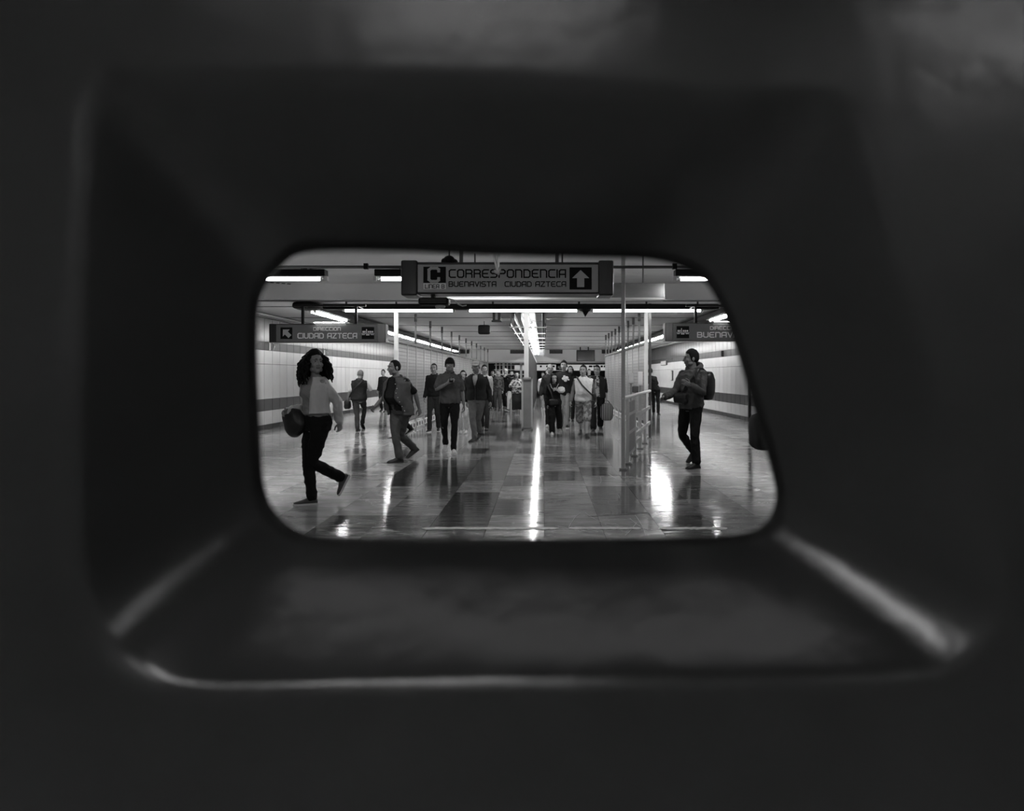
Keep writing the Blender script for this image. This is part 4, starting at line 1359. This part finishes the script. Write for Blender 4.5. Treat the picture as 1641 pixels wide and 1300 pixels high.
    # ---- upper clothes
    def torso_cloth(name, v, hem, grow, sleeve, neck=.562, sl_w=1.0, vneck=False):
        m_ = v if not isinstance(v, (int, float)) else cloth(v)
        bm = bmesh.new()
        rows = [(a_, b_, c_) for a_, b_, c_, z in lerp_rows(grow, hem, neck - .012)]
        stack(bm, rows, lT, fT)
        if fem:
            for k in (1, -1): ellipsoid(bm, pel + up * (.355 * s) + fT * (.074 * g) * s + lT * .066 * k * s, V((.064, .058, .064)) * s * (g ** .5))
        for i in (0, 1):
            ellipsoid(bm, SH[i], V((.050, .050, .052)) * s * (1 + grow * 5) * (.9 if fem else 1))
            q = (g ** .5) * (.9 if fem else 1) * sl_w
            if sleeve == 'long':
                P = [SH[i], SH[i].lerp(EL[i], .5), EL[i], EL[i].lerp(WR[i], .4), EL[i].lerp(WR[i], .93)]
                Rr = [.051 * q, .048 * q, .044 * q, .042 * q, .036 * q]
            elif sleeve == 'short':
                P = [SH[i], SH[i].lerp(EL[i], .45), SH[i].lerp(EL[i], .80)]
                Rr = [.051 * q, .051 * q, .052 * q]
            elif sleeve == 'three':
                P = [SH[i], SH[i].lerp(EL[i], .5), EL[i], EL[i].lerp(WR[i], .30)]
                Rr = [.056 * q, .053 * q, .049 * q, .047 * q]
            else: P = None
            if P:
                # lead the sleeve into the shoulder
                P = [SH[i] - lT * (.06 * s) * (1 if i == 0 else -1) + V((0, 0, .0))] + P
                Rr = [Rr[0]] + Rr
                tube(bm, P, [(r_ + grow * .45) * s for r_ in Rr], n=14)
        me = remesh(bm, vx, 3)
        fold(me, .0065 * s, (8, 8, 9), rnd + 2)
        me.transform(Minv)
        return obj(name, me, m_, root)
    def open_coat(name, v, hem, grow, gap, sleeve, sl_mat=None, gpow=1.0):
        """a garment left open at the front: a shell with free front edges, plus sleeves"""
        m_ = v if not isinstance(v, (int, float)) else cloth(v)
        rows = lerp_rows(grow, hem, .545)
        # finer rows
        fine = []
        for r0, r1 in zip(rows, rows[1:]):
            for t in (0, .34, .67): fine.append((r0[0].lerp(r1[0], t), r0[1] + (r1[1] - r0[1]) * t, r0[2] + (r1[2] - r0[2]) * t, r0[3] + (r1[3] - r0[3]) * t))
        fine.append(rows[-1])
        bm = bmesh.new(); n = 40
        gl = []
        for c, rx, ry, z in fine:
            t = max(0, min(1, (z - hem) / (.545 - hem))) ** gpow
            go = gap[0] + (gap[1] - gap[0]) * t            # right-hand edge angle (wearer's left)
            gr = gap[2] + (gap[3] - gap[2]) * t
            row = []
            for k in range(n + 1):
                a_ = go + (2 * pi - gr - go) * k / n
                for th_ in (0, .012 * s): pass
                d_ = lT * sin(a_) + fT * cos(a_) 
                lift = .012 * s * (1 if k in (0, n) else 0)
                po = c + lT * sin(a_) * (rx + lift) + fT * cos(a_) * (ry + lift)
                pi_ = c + lT * sin(a_) * (rx - .011 * s) + fT * cos(a_) * (ry - .011 * s)
                row.append((bm.verts.new(po), bm.verts.new(pi_)))
            gl.append(row)
        for r0, r1 in zip(gl, gl[1:]):
            for k in range(n):
                bm.faces.new((r0[k][0], r0[k + 1][0], r1[k + 1][0], r1[k][0]))
                bm.faces.new((r0[k][1], r1[k][1], r1[k + 1][1], r0[k + 1][1]))
            bm.faces.new((r0[0][0], r1[0][0], r1[0][1], r0[0][1])); bm.faces.new((r0[n][0], r0[n][1], r1[n][1], r1[n][0]))
        for row in (gl[0], gl[-1]):
            for k in range(n): bm.faces.new((row[k][0], row[k][1], row[k + 1][1], row[k + 1][0]))
        me = finish(bm, True)
        fold(me, .007 * s, (8, 8, 7), rnd + 5)
        me.transform(Minv)
        o = obj(name, me, m_, root)
        if sleeve:
            for i in (0, 1):
                bm = bmesh.new()
                q = (g ** .5) * (.95 if fem else 1) * 1.04
                e = {'long': .92, 'three': .25}.get(sleeve, .9)
                P = [SH[i] - lT * (.05 * s) * (1 if i == 0 else -1), SH[i], SH[i].lerp(EL[i], .5), EL[i], EL[i].lerp(WR[i], e * .5), EL[i].lerp(WR[i], e)]
                tube(bm, P, [(r_ * q + grow * .35) * s for r_ in (.050, .050, .048, .045, .042, .038)], n=14)
                me = remesh(bm, vx, 3); fold(me, .007 * s, (10, 10, 9), rnd + 3); me.transform(Minv)
                obj('sleeve', me, sl_mat or m_, o)
        return o
    def ring_collar(parent, v, h=.035, r=.072, grow=.0):
        bm = bmesh.new()
        c = NECK + V((0, 0, .0)) - f_ * .004
        P = [c + lT * sin(a_) * r * s + fT * cos(a_) * (r * .93) * s + V((0, 0, (-.022 * cos(a_)) * s)) for a_ in [.30 + (2 * pi - .60) * k / 20 for k in range(21)]]
        tube(bm, P, [(.010 * s, h * s * .55)] * 21, n=8, ref=V((0, 0, 1)).cross(P[1] - P[0]))
        me = finish(bm, True); me.transform(Minv)
        return obj('collar', me, cloth(v), parent)
    first = None
    if under:
        first = torso_cloth('shirt', under.get('v', .1), under.get('hem', -.02), under.get('grow', .012), under.get('sleeve', 'short'), neck=under.get('neck', .562))
        if 'collar' in under: ring_collar(first, under['collar'])
    if top:
        if top.get('open'):
            o = open_coat(top.get('name', 'jacket'), top['v'], top.get('hem', -.05), top.get('grow', .032), top['open'], top.get('sleeve'), None, top.get('pow', 1.0))
        else:
            o = torso_cloth(top.get('name', 'shirt'), top['v'], top.get('hem', -.03), top.get('grow', .018), top.get('sleeve', 'short'), sl_w=top.get('sw', 1.0))
        if collar is not None: ring_collar(o, collar, top.get('ch', .028), .074 + .3 * top.get('grow', .018))
        if top.get('hood'):
            bm = bmesh.new()
            c = NECK - f_ * .03 * s
            P = [c + lT * sin(a_) * .105 * s + fT * cos(a_) * .085 * s + V((0, 0, (.018 - .055 * cos(a_)) * s)) for a_ in [.35 + (2 * pi - .70) * k / 16 for k in range(17)]]
            tube(bm, P, [(.030 * s, .042 * s)] * 17, n=10, ref=V((0, 0, 1)).cross(P[1] - P[0]))
            ellipsoid(bm, c - f_ * .10 * s - V((0, 0, .05 * s)), V((.10, .055, .085)) * s, rot=rot(tw))
            me = remesh(bm, vx, 2); me.transform(Minv); obj('hood', me, cloth(top['v']), o)
    return dict(root=root, W=WR, E=EL, SH=SH, pel=pel, up=up, f=f_, l=l_, s=s, NECK=NECK, feet=feet, KN=KN, HC=HC, Minv=Minv, Y=Y0, fT=fT, lT=lT, g=g, belly=bl)

# ------------------------------------------------------------------ things people carry
def phone(P, i, label, ang=.6):
    c = P['W'][i] + (P['W'][i] - P['E'][i]).normalized() * .085 * P['s'] + P['f'] * .012
    t = thing('phone', label, 'phone', c, 0)
    R3 = Matrix.Rotation(math.atan2(P['f'].x, -P['f'].y), 3, 'Z') @ Matrix.Rotation(-ang, 3, 'X')
    bm = bmesh.new(); box(bm, (0, 0, .03), (.074, .010, .15), bev=.004); me = finish(bm); me.transform(R3.to_4x4()); obj('case', me, M_blackp, t)
    bm = bmesh.new(); box(bm, (0, .0056, .03), (.066, .001, .138)); me = finish(bm); me.transform(R3.to_4x4()); obj('screen', me, MATS['screen_glass'], t)
    return t

def soft_bag(name, label, cat, c, size, m, rz=0, e=.55, strap=None, flap=True, tilt=0):
    t = thing(name, label, cat, c, rz)
    bm = bmesh.new(); ellipsoid(bm, (0, 0, 0), (size[0] / 2, size[1] / 2, size[2] / 2), e=e, u=28, v=18)
    me = finish(bm, True)
    if tilt:
        for v in me.vertices: v.co.x *= 1 - .45 * v.co.z / size[2]          # fuller at the bottom
        me.transform(Matrix.Rotation(tilt, 4, 'Y'))
    fold(me, .006, (9, 9, 9), size[0] * 9); obj('bag_body', me, m, t)
    if flap:
        bm = bmesh.new(); ellipsoid(bm, (0, -size[1] * .30, size[2] * .18), (size[0] * .44, size[1] * .24, size[2] * .26), e=.5, u=20, v=12); obj('flap', bm, m, t, smooth=True)
    if strap:
        bm = bmesh.new()
        M4 = (Matrix.Translation(V(c)) @ Matrix.Rotation(rz, 4, 'Z')).inverted()
        pts = [M4 @ V(p) for p in strap]
        tube(bm, pts, [(.020, .006)] * len(pts), n=8, ref=V((1, 0, 0)) if abs((pts[1] - pts[0]).normalized().x) < .7 else V((0, 0, 1)))
        obj('strap', bm, m, t, smooth=True)
    return t

def around_torso(P, pts, grow=.04):
    """strap points given as (angle from front towards the wearer's left in degrees, height over the hips)"""
    out = []
    for a, z in pts:
        r = radians(a)
        wz = (.175 if z < .12 or z > .3 else .16) if z < .47 else .175 - (z - .47) * .9
        dz = .125 if z < .45 else .125 - (z - .45) * .4
        dz += P['belly'] * (.16 * max(0, cos(r)) if .05 < z < .33 else .04 if z < .45 else 0)
        out.append(P['pel'] + P['up'] * (z * P['s']) + (P['lT'] * sin(r) * (wz * P['g'] + grow) + P['fT'] * cos(r) * (dz * P['g'] + grow)) * P['s'])
    return out
# ------------------------------------------------------------------ the people, nearest first
# woman striding to the left with a bag on her arm
p = person('woman with long dark curly hair and open pale cropped jacket striding left at picture left', 507, 804, H=1.64, hd=-42, girth=1.16, fem=True, lean=(-.01, -.02),
           R=(500, 809, -70, 0), L=(546, 801, -60, 62, .05), RH=(462, 659, -.06, (.1, .5, -.3)), LH=(547, 684, .12), curl=.9,
           head=(80, -6), hscale=1.06, hair='curly', under=dict(v=.26, hem=.10, sleeve='none', grow=.010, neck=.475), top=dict(name='jacket', v=.58, hem=.12, grow=.03, open=(.55, .7, 1.15, .85), sleeve='long'),
           bottom=(.010, 'straight'), shoes=(M_shoe_g, M_sole_w), skin=M_skin, detail=.9)
W = p['W'][1]
soft_bag('handbag', 'slouchy black handbag slung on the forearm of the curly-haired woman', 'bag', (W.x + .05, W.y + .04, W.z - .11), (.27, .18, .34), M_leather, rz=radians(-25), e=.8, flap=False, tilt=radians(-38), strap=[W + V((-.03, .02, -.06)), W + V((-.02, -.02, .02)), W + V((.03, .02, .04)), W + V((.07, .05, -.02)), W + V((.08, .06, -.1))])

# young man with hood and backpack, right
p = person('young man in dark hooded top and backpack walking left beyond the railing', 1107, 750, H=1.80, hd=-42, lean=(.03, -.03), L=(1116, 750.5, -55, 0), R=(1110, 741, -60, 38, 0), hipdrop=.01,
           RH=(1065, 637, -.10, (.5, .5, -.4)), LH=(1106, 618, -.36, (.5, .2, -.7)), curl=.75, head=(-42, 2), hair='thick', skin=M_skind,
           top=dict(name='hooded_top', v=.075, hem=-.07, grow=.032, sleeve='long', sw=1.12, hood=True), bottom=(.010, 'straight'), shoes=(M_shoe_d, M_sole_d), detail=.9)
c = p['pel'] + p['up'] * .30 - p['f'] * .27 + p['l'] * .07
soft_bag('backpack', 'black backpack on the back of the young man beyond the railing', 'bag', c, (.31, .20, .46), M_leather, rz=radians(-42), e=.5, strap=around_torso(p, [(118, .47), (90, .55), (48, .56), (30, .46), (34, .34), (60, .22), (100, .16)], .055))
soft_bag('shoulder_pouch', 'small dark pouch at the front waist of the young man', 'bag', p['pel'] + p['up'] * .10 + p['f'] * .205 - p['l'] * .06, (.24, .10, .17), M_leather, rz=radians(-42), strap=around_torso(p, [(-25, .12), (0, .3), (35, .47), (62, .56)], .05))

# heavy man in a vest
p = person('heavyset man in open grey vest over dark shirt walking towards the left', 641, 740, H=1.72, hd=-34, girth=1.22, belly=.62, lean=(-.05, -.04), R=(640, 741, -55, 0), L=(663, 733, -50, 30, 0),
           RH=(602, 650, -.20), LH=(672, 655, .08), curl=.8, head=(-18, 4), hair='buzz', skin=M_skind,
           under=dict(v=.012, hem=-.02, sleeve='short', grow=.014), top=dict(name='vest', v=.085, hem=-.10, grow=.048, open=(.85, .5, .3, .3), sleeve=None), collar=.06, bottom=(.065, 'straight'), shoes=(M_shoe_d, M_sole_d), detail=.9)

for q in range(7):
    z = -.02 + q * .075
    bpt = around_torso(p, [(58 - 22 * q / 6.0, z)], .062)[0]
    bm = bmesh.new(); ellipsoid(bm, p['Minv'] @ bpt, (.009, .009, .009), u=8, v=6); obj('button', bm, M_lgrey, p['root'], smooth=True)

# man with phone
p = person('man in dark polo shirt and black trousers looking down at his phone', 721, 726, H=1.73, hd=4, girth=1.04, lean=(.0, -.04), R=(714, 722, -6, 18, 0), L=(727, 727, 14, 0),
           RH=(717, 614, -.30, (-.7, .1, -.6)), LH=(744, 652, .06), curl=.9, head=(6, 30), hair='thick', skin=M_skind,
           top=dict(name='polo_shirt', v=.075, hem=-.03, grow=.022, sleeve='short'), collar=.045, bottom=(.009, 'slim'), shoes=(M_shoe_w, M_sole_w), detail=.9)
phone(p, 1, 'dark phone held up by the man in the polo shirt', 1.0)

# man in cap
p = person('bearded man in pale cap and dark padded jacket with white collar', 764, 707, H=1.74, hd=-6, girth=1.16, lean=(-.01, -.03), R=(760.5, 707.5, -25, 0), L=(769, 703, -25, 24, 0),
           LH=(786, 643, -.02), RH=(748, 643, .1), curl=.9, head=(4, 6), hair='buzz', skin=M_skind, beard=2, cap=.22, hairmat=M_hairg,
           under=dict(v=.45, hem=.3, sleeve='none', grow=.012, collar=.5), top=dict(name='jacket', v=.018, hem=-.02, grow=.034, open=(.02, .42, .02, .42), pow=3.0, sleeve='long'), collar=.04, bottom=(.12, 'straight'), shoes=(M_shoe_d, M_sole_d))

# man seen from behind
p = person('man seen from behind in dark vest and short white sleeves by the left wall', 575, 690, H=1.60, hd=180, girth=1.12, lean=(.0, .06), L=(572.5, 690.8, 180, 0), R=(581, 687.5, 176, 34, 0),
           RH=(586, 620, .28, (.7, -.2, -.6)), LH=(560.5, 632, .05), curl=.8, head=(-6, 22), hair='grey', hairmat=M_hairg, skin=M_skin,
           under=dict(v=.70, hem=.0, sleeve='short', grow=.016), top=dict(name='vest', v=.020, hem=-.04, grow=.036, sleeve='none'), collar=.02, bottom=(.045, 'straight'), shoes=(M_shoe_d, M_sole_d))
W = p['W'][0]
soft_bag('shoulder_bag', 'dark shoulder bag hanging at the side of the man seen from behind', 'bag', W + V((-.02, .04, -.10)), (.16, .20, .24), M_leather, strap=around_torso(p, [(108, .05), (150, .25), (190, .42), (225, .53)], .06))

# man in dark sweater
person('man in plain dark sweater and jeans walking behind the man with phone', 696, 692, H=1.67, hd=-8, lean=(.0, -.02), R=(688.5, 692.5, -12, 0), L=(703, 691, 5, 12, 0),
       RH=(680, 640, -.08), head=(6, 2), hair='buzz', skin=M_skin, top=dict(name='sweater', v=.016, hem=-.04, grow=.022, sleeve='long'), collar=.02, bottom=(.034, 'straight'), shoes=(M_shoe_d, M_sole_w))
# woman with pale trousers
person('dark-haired woman in pale trousers half hidden behind the man with phone', 742, 694, H=1.50, hd=0, fem=True, L=(747, 694.5, 0, 10, 0), R=(738.5, 694, 0, 0), head=(10, 4), hair='long', skin=M_skinl,
       top=dict(name='jacket', v=.03, hem=-.06, grow=.028, sleeve='long'), bottom=(.55, 'slim'), shoes=(M_shoe_w, M_sole_w))
# person in light jacket behind the cap man
person('person in pale jacket almost hidden behind the man in cap', 776.5, 690, H=1.64, hd=4, L=(780, 690, 0, 0), R=(773, 689, 0, 14, 0), LH=(786.0, 640, 0.0), hair='short', skin=M_skin,
       top=dict(name='jacket', v=.40, hem=-.04, grow=.032, sleeve='long'), collar=.4, bottom=(.05, 'straight'))
# hidden walker behind the heavy man
person('walker in dark clothes mostly hidden behind the heavyset man', 652, 702, H=1.60, hd=-50, L=(658, 697, -60, 30, 0), R=(634, 704, -72, 0), hair='short', skin=M_skin,
       top=dict(name='shirt', v=.02, hem=-.04, grow=.02, sleeve='long'), bottom=(.012, 'straight'), shoes=(M_shoe_d, M_sole_w))
# dark man far left
person('man in dark long-sleeved shirt far off along the left wall', 614.5, 660, H=1.60, hd=-14, L=(618, 660, -10, 0), R=(612, 659.5, -10, 15, 0), RH=(604, 633, -.05), hair='short', skin=M_skin,
       top=dict(name='shirt', v=.014, hem=-.08, grow=.024, sleeve='long'), bottom=(.02, 'straight'))

# right lane: man in white shirt
p = person('man in white shirt with crossbody strap and patterned shorts', 935, 700, H=1.68, hd=-4, girth=1.14, belly=.35, lean=(0, -.02), R=(930.5, 696.5, -8, 16, 0), L=(940, 701, 6, 0),
           RH=(915.5, 640, -.06), LH=(954, 643, -.02), curl=.9, head=(-10, 0), hair='short', skin=M_skin,
           top=dict(name='shirt', v=.66, hem=-.05, grow=.024, sleeve='none'), under=dict(v=.14, hem=.1, sleeve='long', grow=.008), collar=.6, bottom=(mat_print('print_shorts', .10, .26, 14), 'shorts'), shoes=(M_shoe_d, M_sole_d))
soft_bag('crossbody_bag', 'dark bag on a crossbody strap at the hip of the man in white shirt', 'bag', p['pel'] + p['up'] * .06 + p['l'] * .25 + p['f'] * .03, (.09, .2, .18), M_leather, strap=around_torso(p, [(-60, .55), (-36, .50), (-8, .36), (24, .22), (60, .10)], .05))
# woman in black
p = person('woman dressed in black with long hair, pendant and white sneakers', 888, 696, H=1.50, hd=3, fem=True, girth=1.08, R=(885, 696, -4, 0), L=(896.5, 692, 10, 16, 0), LH=(894, 626, -.22, (.7, .1, -.6)), RH=(878, 642, -.05),
           head=(0, 3), hair='long', skin=M_skinl, top=dict(name='jacket', v=.012, hem=-.06, grow=.030, sleeve='long', sw=1.15), bottom=(.009, 'wide'), shoes=(M_shoe_w, M_sole_w))
soft_bag('waist_bag', 'small dark waist bag before the woman dressed in black', 'bag', p['pel'] + p['up'] * .02 + p['f'] * .20 - p['l'] * .03, (.22, .09, .15), M_leather, strap=around_torso(p, [(-55, .50), (-25, .3), (-10, .08)], .06))
bm = bmesh.new(); ellipsoid(bm, (0, 0, 0), (.085, .07, .075), e=.85, u=20, v=12); me = finish(bm, True); fold(me, .014, (22, 22, 22), 4)
obj('cloth_bundle', me, mat('white_fleece', .75, .9, var=.1, vscale=30, bump=.5, bscale=80), None, loc=p['W'][0] + V((.08, -.06, .02)), label='fluffy white cloth bundle held by the woman dressed in black', cat='cloth')
bm = bmesh.new()
P_ = around_torso(p, [(-40, .55), (-20, .45), (-4, .36), (14, .45), (40, .55)], .065)
tube(bm, P_, [.007] * 5, n=6); ellipsoid(bm, P_[2], (.018, .012, .022))
obj('necklace', bm, M_lgrey, None, smooth=True, label='pale pendant necklace on the woman dressed in black', cat='necklace')
# grey-haired man behind her
person('grey-haired man in dark jacket just behind the woman dressed in black', 881.5, 684, H=1.68, hd=5, L=(887, 683, 0, 14, 0), R=(877.5, 684.5, -8, 0), RH=(866, 634, 0), hair='grey', hairmat=M_hairg, skin=M_skin,
       top=dict(name='jacket', v=.03, hem=-.05, grow=.034, sleeve='long'), under=dict(v=.4, hem=.3, sleeve='none', grow=.014, collar=.45), collar=.03, bottom=(.016, 'straight'), shoes=(M_shoe_w, M_sole_w))
# tall young man in printed sweatshirt
p = person('tall young man in dark sweatshirt with a pale chest print', 903.5, 685, H=1.76, hd=-3, L=(908.5, 686, 4, 0), R=(900, 684.5, -6, 14, 0), hair='thick', skin=M_skin, head=(-4, -2),
           top=dict(name='sweatshirt', v=.020, hem=-.03, grow=.030, sleeve='long'), collar=.02, bottom=(.30, 'straight'), shoes=(M_shoe_d, M_sole_w))
bm = bmesh.new()
c = p['pel'] + p['up'] * .37 + p['f'] * .175 + p['l'] * .05
for q, (a, b, r_) in enumerate(((-.05, .0, .05), (.03, .02, .055), (.0, -.05, .045), (-.03, .06, .035), (.08, -.03, .03))):
    ellipsoid(bm, p['Minv'] @ (c + p['l'] * a + V((0, 0, b))), (r_, .007, r_ * .8), u=10, v=6)
obj('chest_print', bm, M_lettw, p['root'], smooth=True)
# one more behind
person('dark-haired person in black glimpsed behind the tall young man', 914, 675, H=1.66, hd=0, L=(917.5, 675, 0, 0), R=(911, 674, 0, 10, 0), hair='long', skin=M_skin, top=dict(name='jacket', v=.014, hem=-.1, grow=.035, sleeve='long'), bottom=(.012, 'straight'))
# man with striped bag
p = person('man in dark open shirt carrying a big striped bag', 957, 691, H=1.68, hd=-6, girth=1.12, R=(951, 691, -8, 0), L=(962, 688, 4, 14, 0), LH=(972.5, 646, -.03), RH=(945, 648, .0), curl=1.2, hair='short', skin=M_skin, head=(-4, 4),
           under=dict(v=mat_print('print_shirt', .05, .40, 16), hem=-.02, sleeve='none', grow=.014), top=dict(name='shirt', v=.018, hem=-.05, grow=.034, open=(.35, .25, .35, .25), sleeve='three'), collar=.02, bottom=(.012, 'wide'))
m = bpy.data.materials.new('striped_canvas'); m.use_nodes = True
nt = m.node_tree; tc = nt.nodes.new('ShaderNodeTexCoord'); wv = nt.nodes.new('ShaderNodeTexWave'); wv.bands_direction = 'X'; wv.inputs['Scale'].default_value = 7.0; wv.inputs['Distortion'].default_value = .3
rp = nt.nodes.new('ShaderNodeValToRGB'); rp.color_ramp.elements[0].position = .45; rp.color_ramp.elements[1].position = .6; rp.color_ramp.elements[0].color = (.015, .015, .015, 1); rp.color_ramp.elements[1].color = (.32, .32, .32, 1)
nt.links.new(tc.outputs['Object'], wv.inputs['Vector']); nt.links.new(wv.outputs['Fac'], rp.inputs['Fac']); nt.links.new(rp.outputs[0], nt.nodes['Principled BSDF'].inputs['Base Color'])
W = p['W'][0]
t = thing('striped_bag', 'big vertically striped bag hanging from the hand of the man in dark shirt', 'bag', (W.x + .01, W.y, W.z - .34))
bm = bmesh.new(); ellipsoid(bm, (0, 0, 0), (.165, .10, .225), e=.6, u=28, v=18); me = finish(bm, True); fold(me, .006, (9, 9, 6), 3); obj('bag_body', me, m, t)
for s_ in (-1, 1):
    bm = bmesh.new(); tube(bm, [V((-.08, s_ * .04, .20)), V((-.06, s_ * .03, .27)), V((-.01, s_ * .012, .30)), V((.05, s_ * .03, .27)), V((.09, s_ * .04, .20))], [.009] * 5, n=6); obj('handle', bm, M_leather, t, smooth=True)
# far right-lane people
person('person in white jacket far off beside the middle screen', 870, 657, H=1.50, hd=5, L=(872, 656.5, 0, 0), R=(868, 656, 0, 12, 0), hair='short', skin=M_skin, top=dict(name='jacket', v=.62, hem=-.06, grow=.034, sleeve='long'), bottom=(.42, 'straight'), shoes=(M_shoe_w, M_sole_w))
person('small dark figure at the far end of the right lane', 877, 650, H=1.66, hd=0, L=(878.5, 650, 0, 0), R=(875.5, 649.5, 0, 10, 0), hair='short', top=dict(name='shirt', v=.02, grow=.02, sleeve='long'), bottom=(.02, 'straight'))
person('dark-shirted figure at the far end beyond the striped bag', 944, 652, H=1.66, hd=0, L=(946, 652, 0, 0), R=(942, 651.5, 0, 10, 0), hair='short', top=dict(name='shirt', v=.03, grow=.02, sleeve='long'), bottom=(.02, 'straight'))

# left lane, far
person('man in mottled jacket and jeans far down the left lane', 797.5, 658, H=1.63, hd=0, girth=1.1, L=(800.5, 658, 0, 0), R=(794.5, 657, 0, 12, 0), hair='buzz', skin=M_skinl, top=dict(name='jacket', v=mat_print('print_jacket', .03, .10, 12), hem=-.04, grow=.034, sleeve='long'), bottom=(.09, 'slim'))
person('dark-haired head and shoulders behind the man in cap', 789.5, 655, H=1.60, hd=0, L=(791.5, 655, 0, 0), R=(787.5, 654.5, 0, 10, 0), hair='thick', top=dict(name='shirt', v=.02, grow=.025, sleeve='long'), bottom=(.03, 'straight'))
p = person('person in black raising both hands to a pale round hat far down the left lane', 810, 655, H=1.66, hd=0, L=(812, 655, 0, 0), R=(808, 654.5, 0, 10, 0), LH=(812, 603, -.2, (.8, .2, -.5)), RH=(806.5, 604, -.2, (-.8, .2, -.5)), hair='short', cap=.5, skin=M_skinl, top=dict(name='shirt', v=.012, grow=.025, sleeve='long'), bottom=(.014, 'straight'))
person('smiling man in dark shirt and pale trousers far down the left lane', 820.5, 660, H=1.68, hd=-10, L=(823, 658.5, 0, 10, 0), R=(814.5, 660.5, -30, -12, .02), hair='short', skin=M_skinl, beard=1, top=dict(name='shirt', v=.012, hem=-.03, grow=.024, sleeve='long'), bottom=(.50, 'slim'), shoes=(M_shoe_d, M_sole_w))
person('woman in spotted pale sweater and long dark skirt by the middle screen', 828.5, 666, H=1.50, hd=0, fem=True, girth=1.12, L=(830.5, 666.5, 0, 0), R=(826.5, 666, 0, 8, 0), LH=(829.5, 622, -.2, (.8, .1, -.4)), RH=(825.5, 620, -.2, (-.8, .1, -.4)), hair='tied', skin=M_skinl,
       top=dict(name='sweater', v=mat_print('print_sweater', .10, .62, 13), hem=-.06, grow=.034, sleeve='long'), bottom=(.03, 'skirt'), shoes=(M_shoe_w, M_sole_w))

# man behind the railing pole
person('man in dark short-sleeved shirt half hidden behind the railing pole', 1050, 664, H=1.64, hd=165, lean=(-.17, .05), L=(1047.5, 664, 170, 0), R=(1055, 665, 160, 0), RH=(1057.5, 636, .04), hair='short', skin=M_skin, top=dict(name='shirt', v=.014, hem=-.05, grow=.024, sleeve='short'), bottom=(.02, 'straight'))

# passer-by at the right edge of the hole
p = person('passer-by in dark coat at right edge, nearly hidden by the barrier', 1274, 822, H=1.68, hd=90, L=(1282, 820, 90, 0), R=(1276, 826, 90, 24, 0), hair='short', top=dict(name='coat', v=.014, hem=-.09, grow=.036, sleeve='long'), collar=.014, bottom=(.012, 'straight'))
c = at(1224, 692, 6.95)
soft_bag('shoulder_bag', 'black shoulder bag of the passer-by poking out at right edge', 'bag', c, (.25, .30, .37), mat('bag_cloth', .006, .9), rz=radians(8), flap=False, strap=[c + V((.04, .0, .14)), c + V((.12, .03, .38)), c + V((.26, .06, .68))])
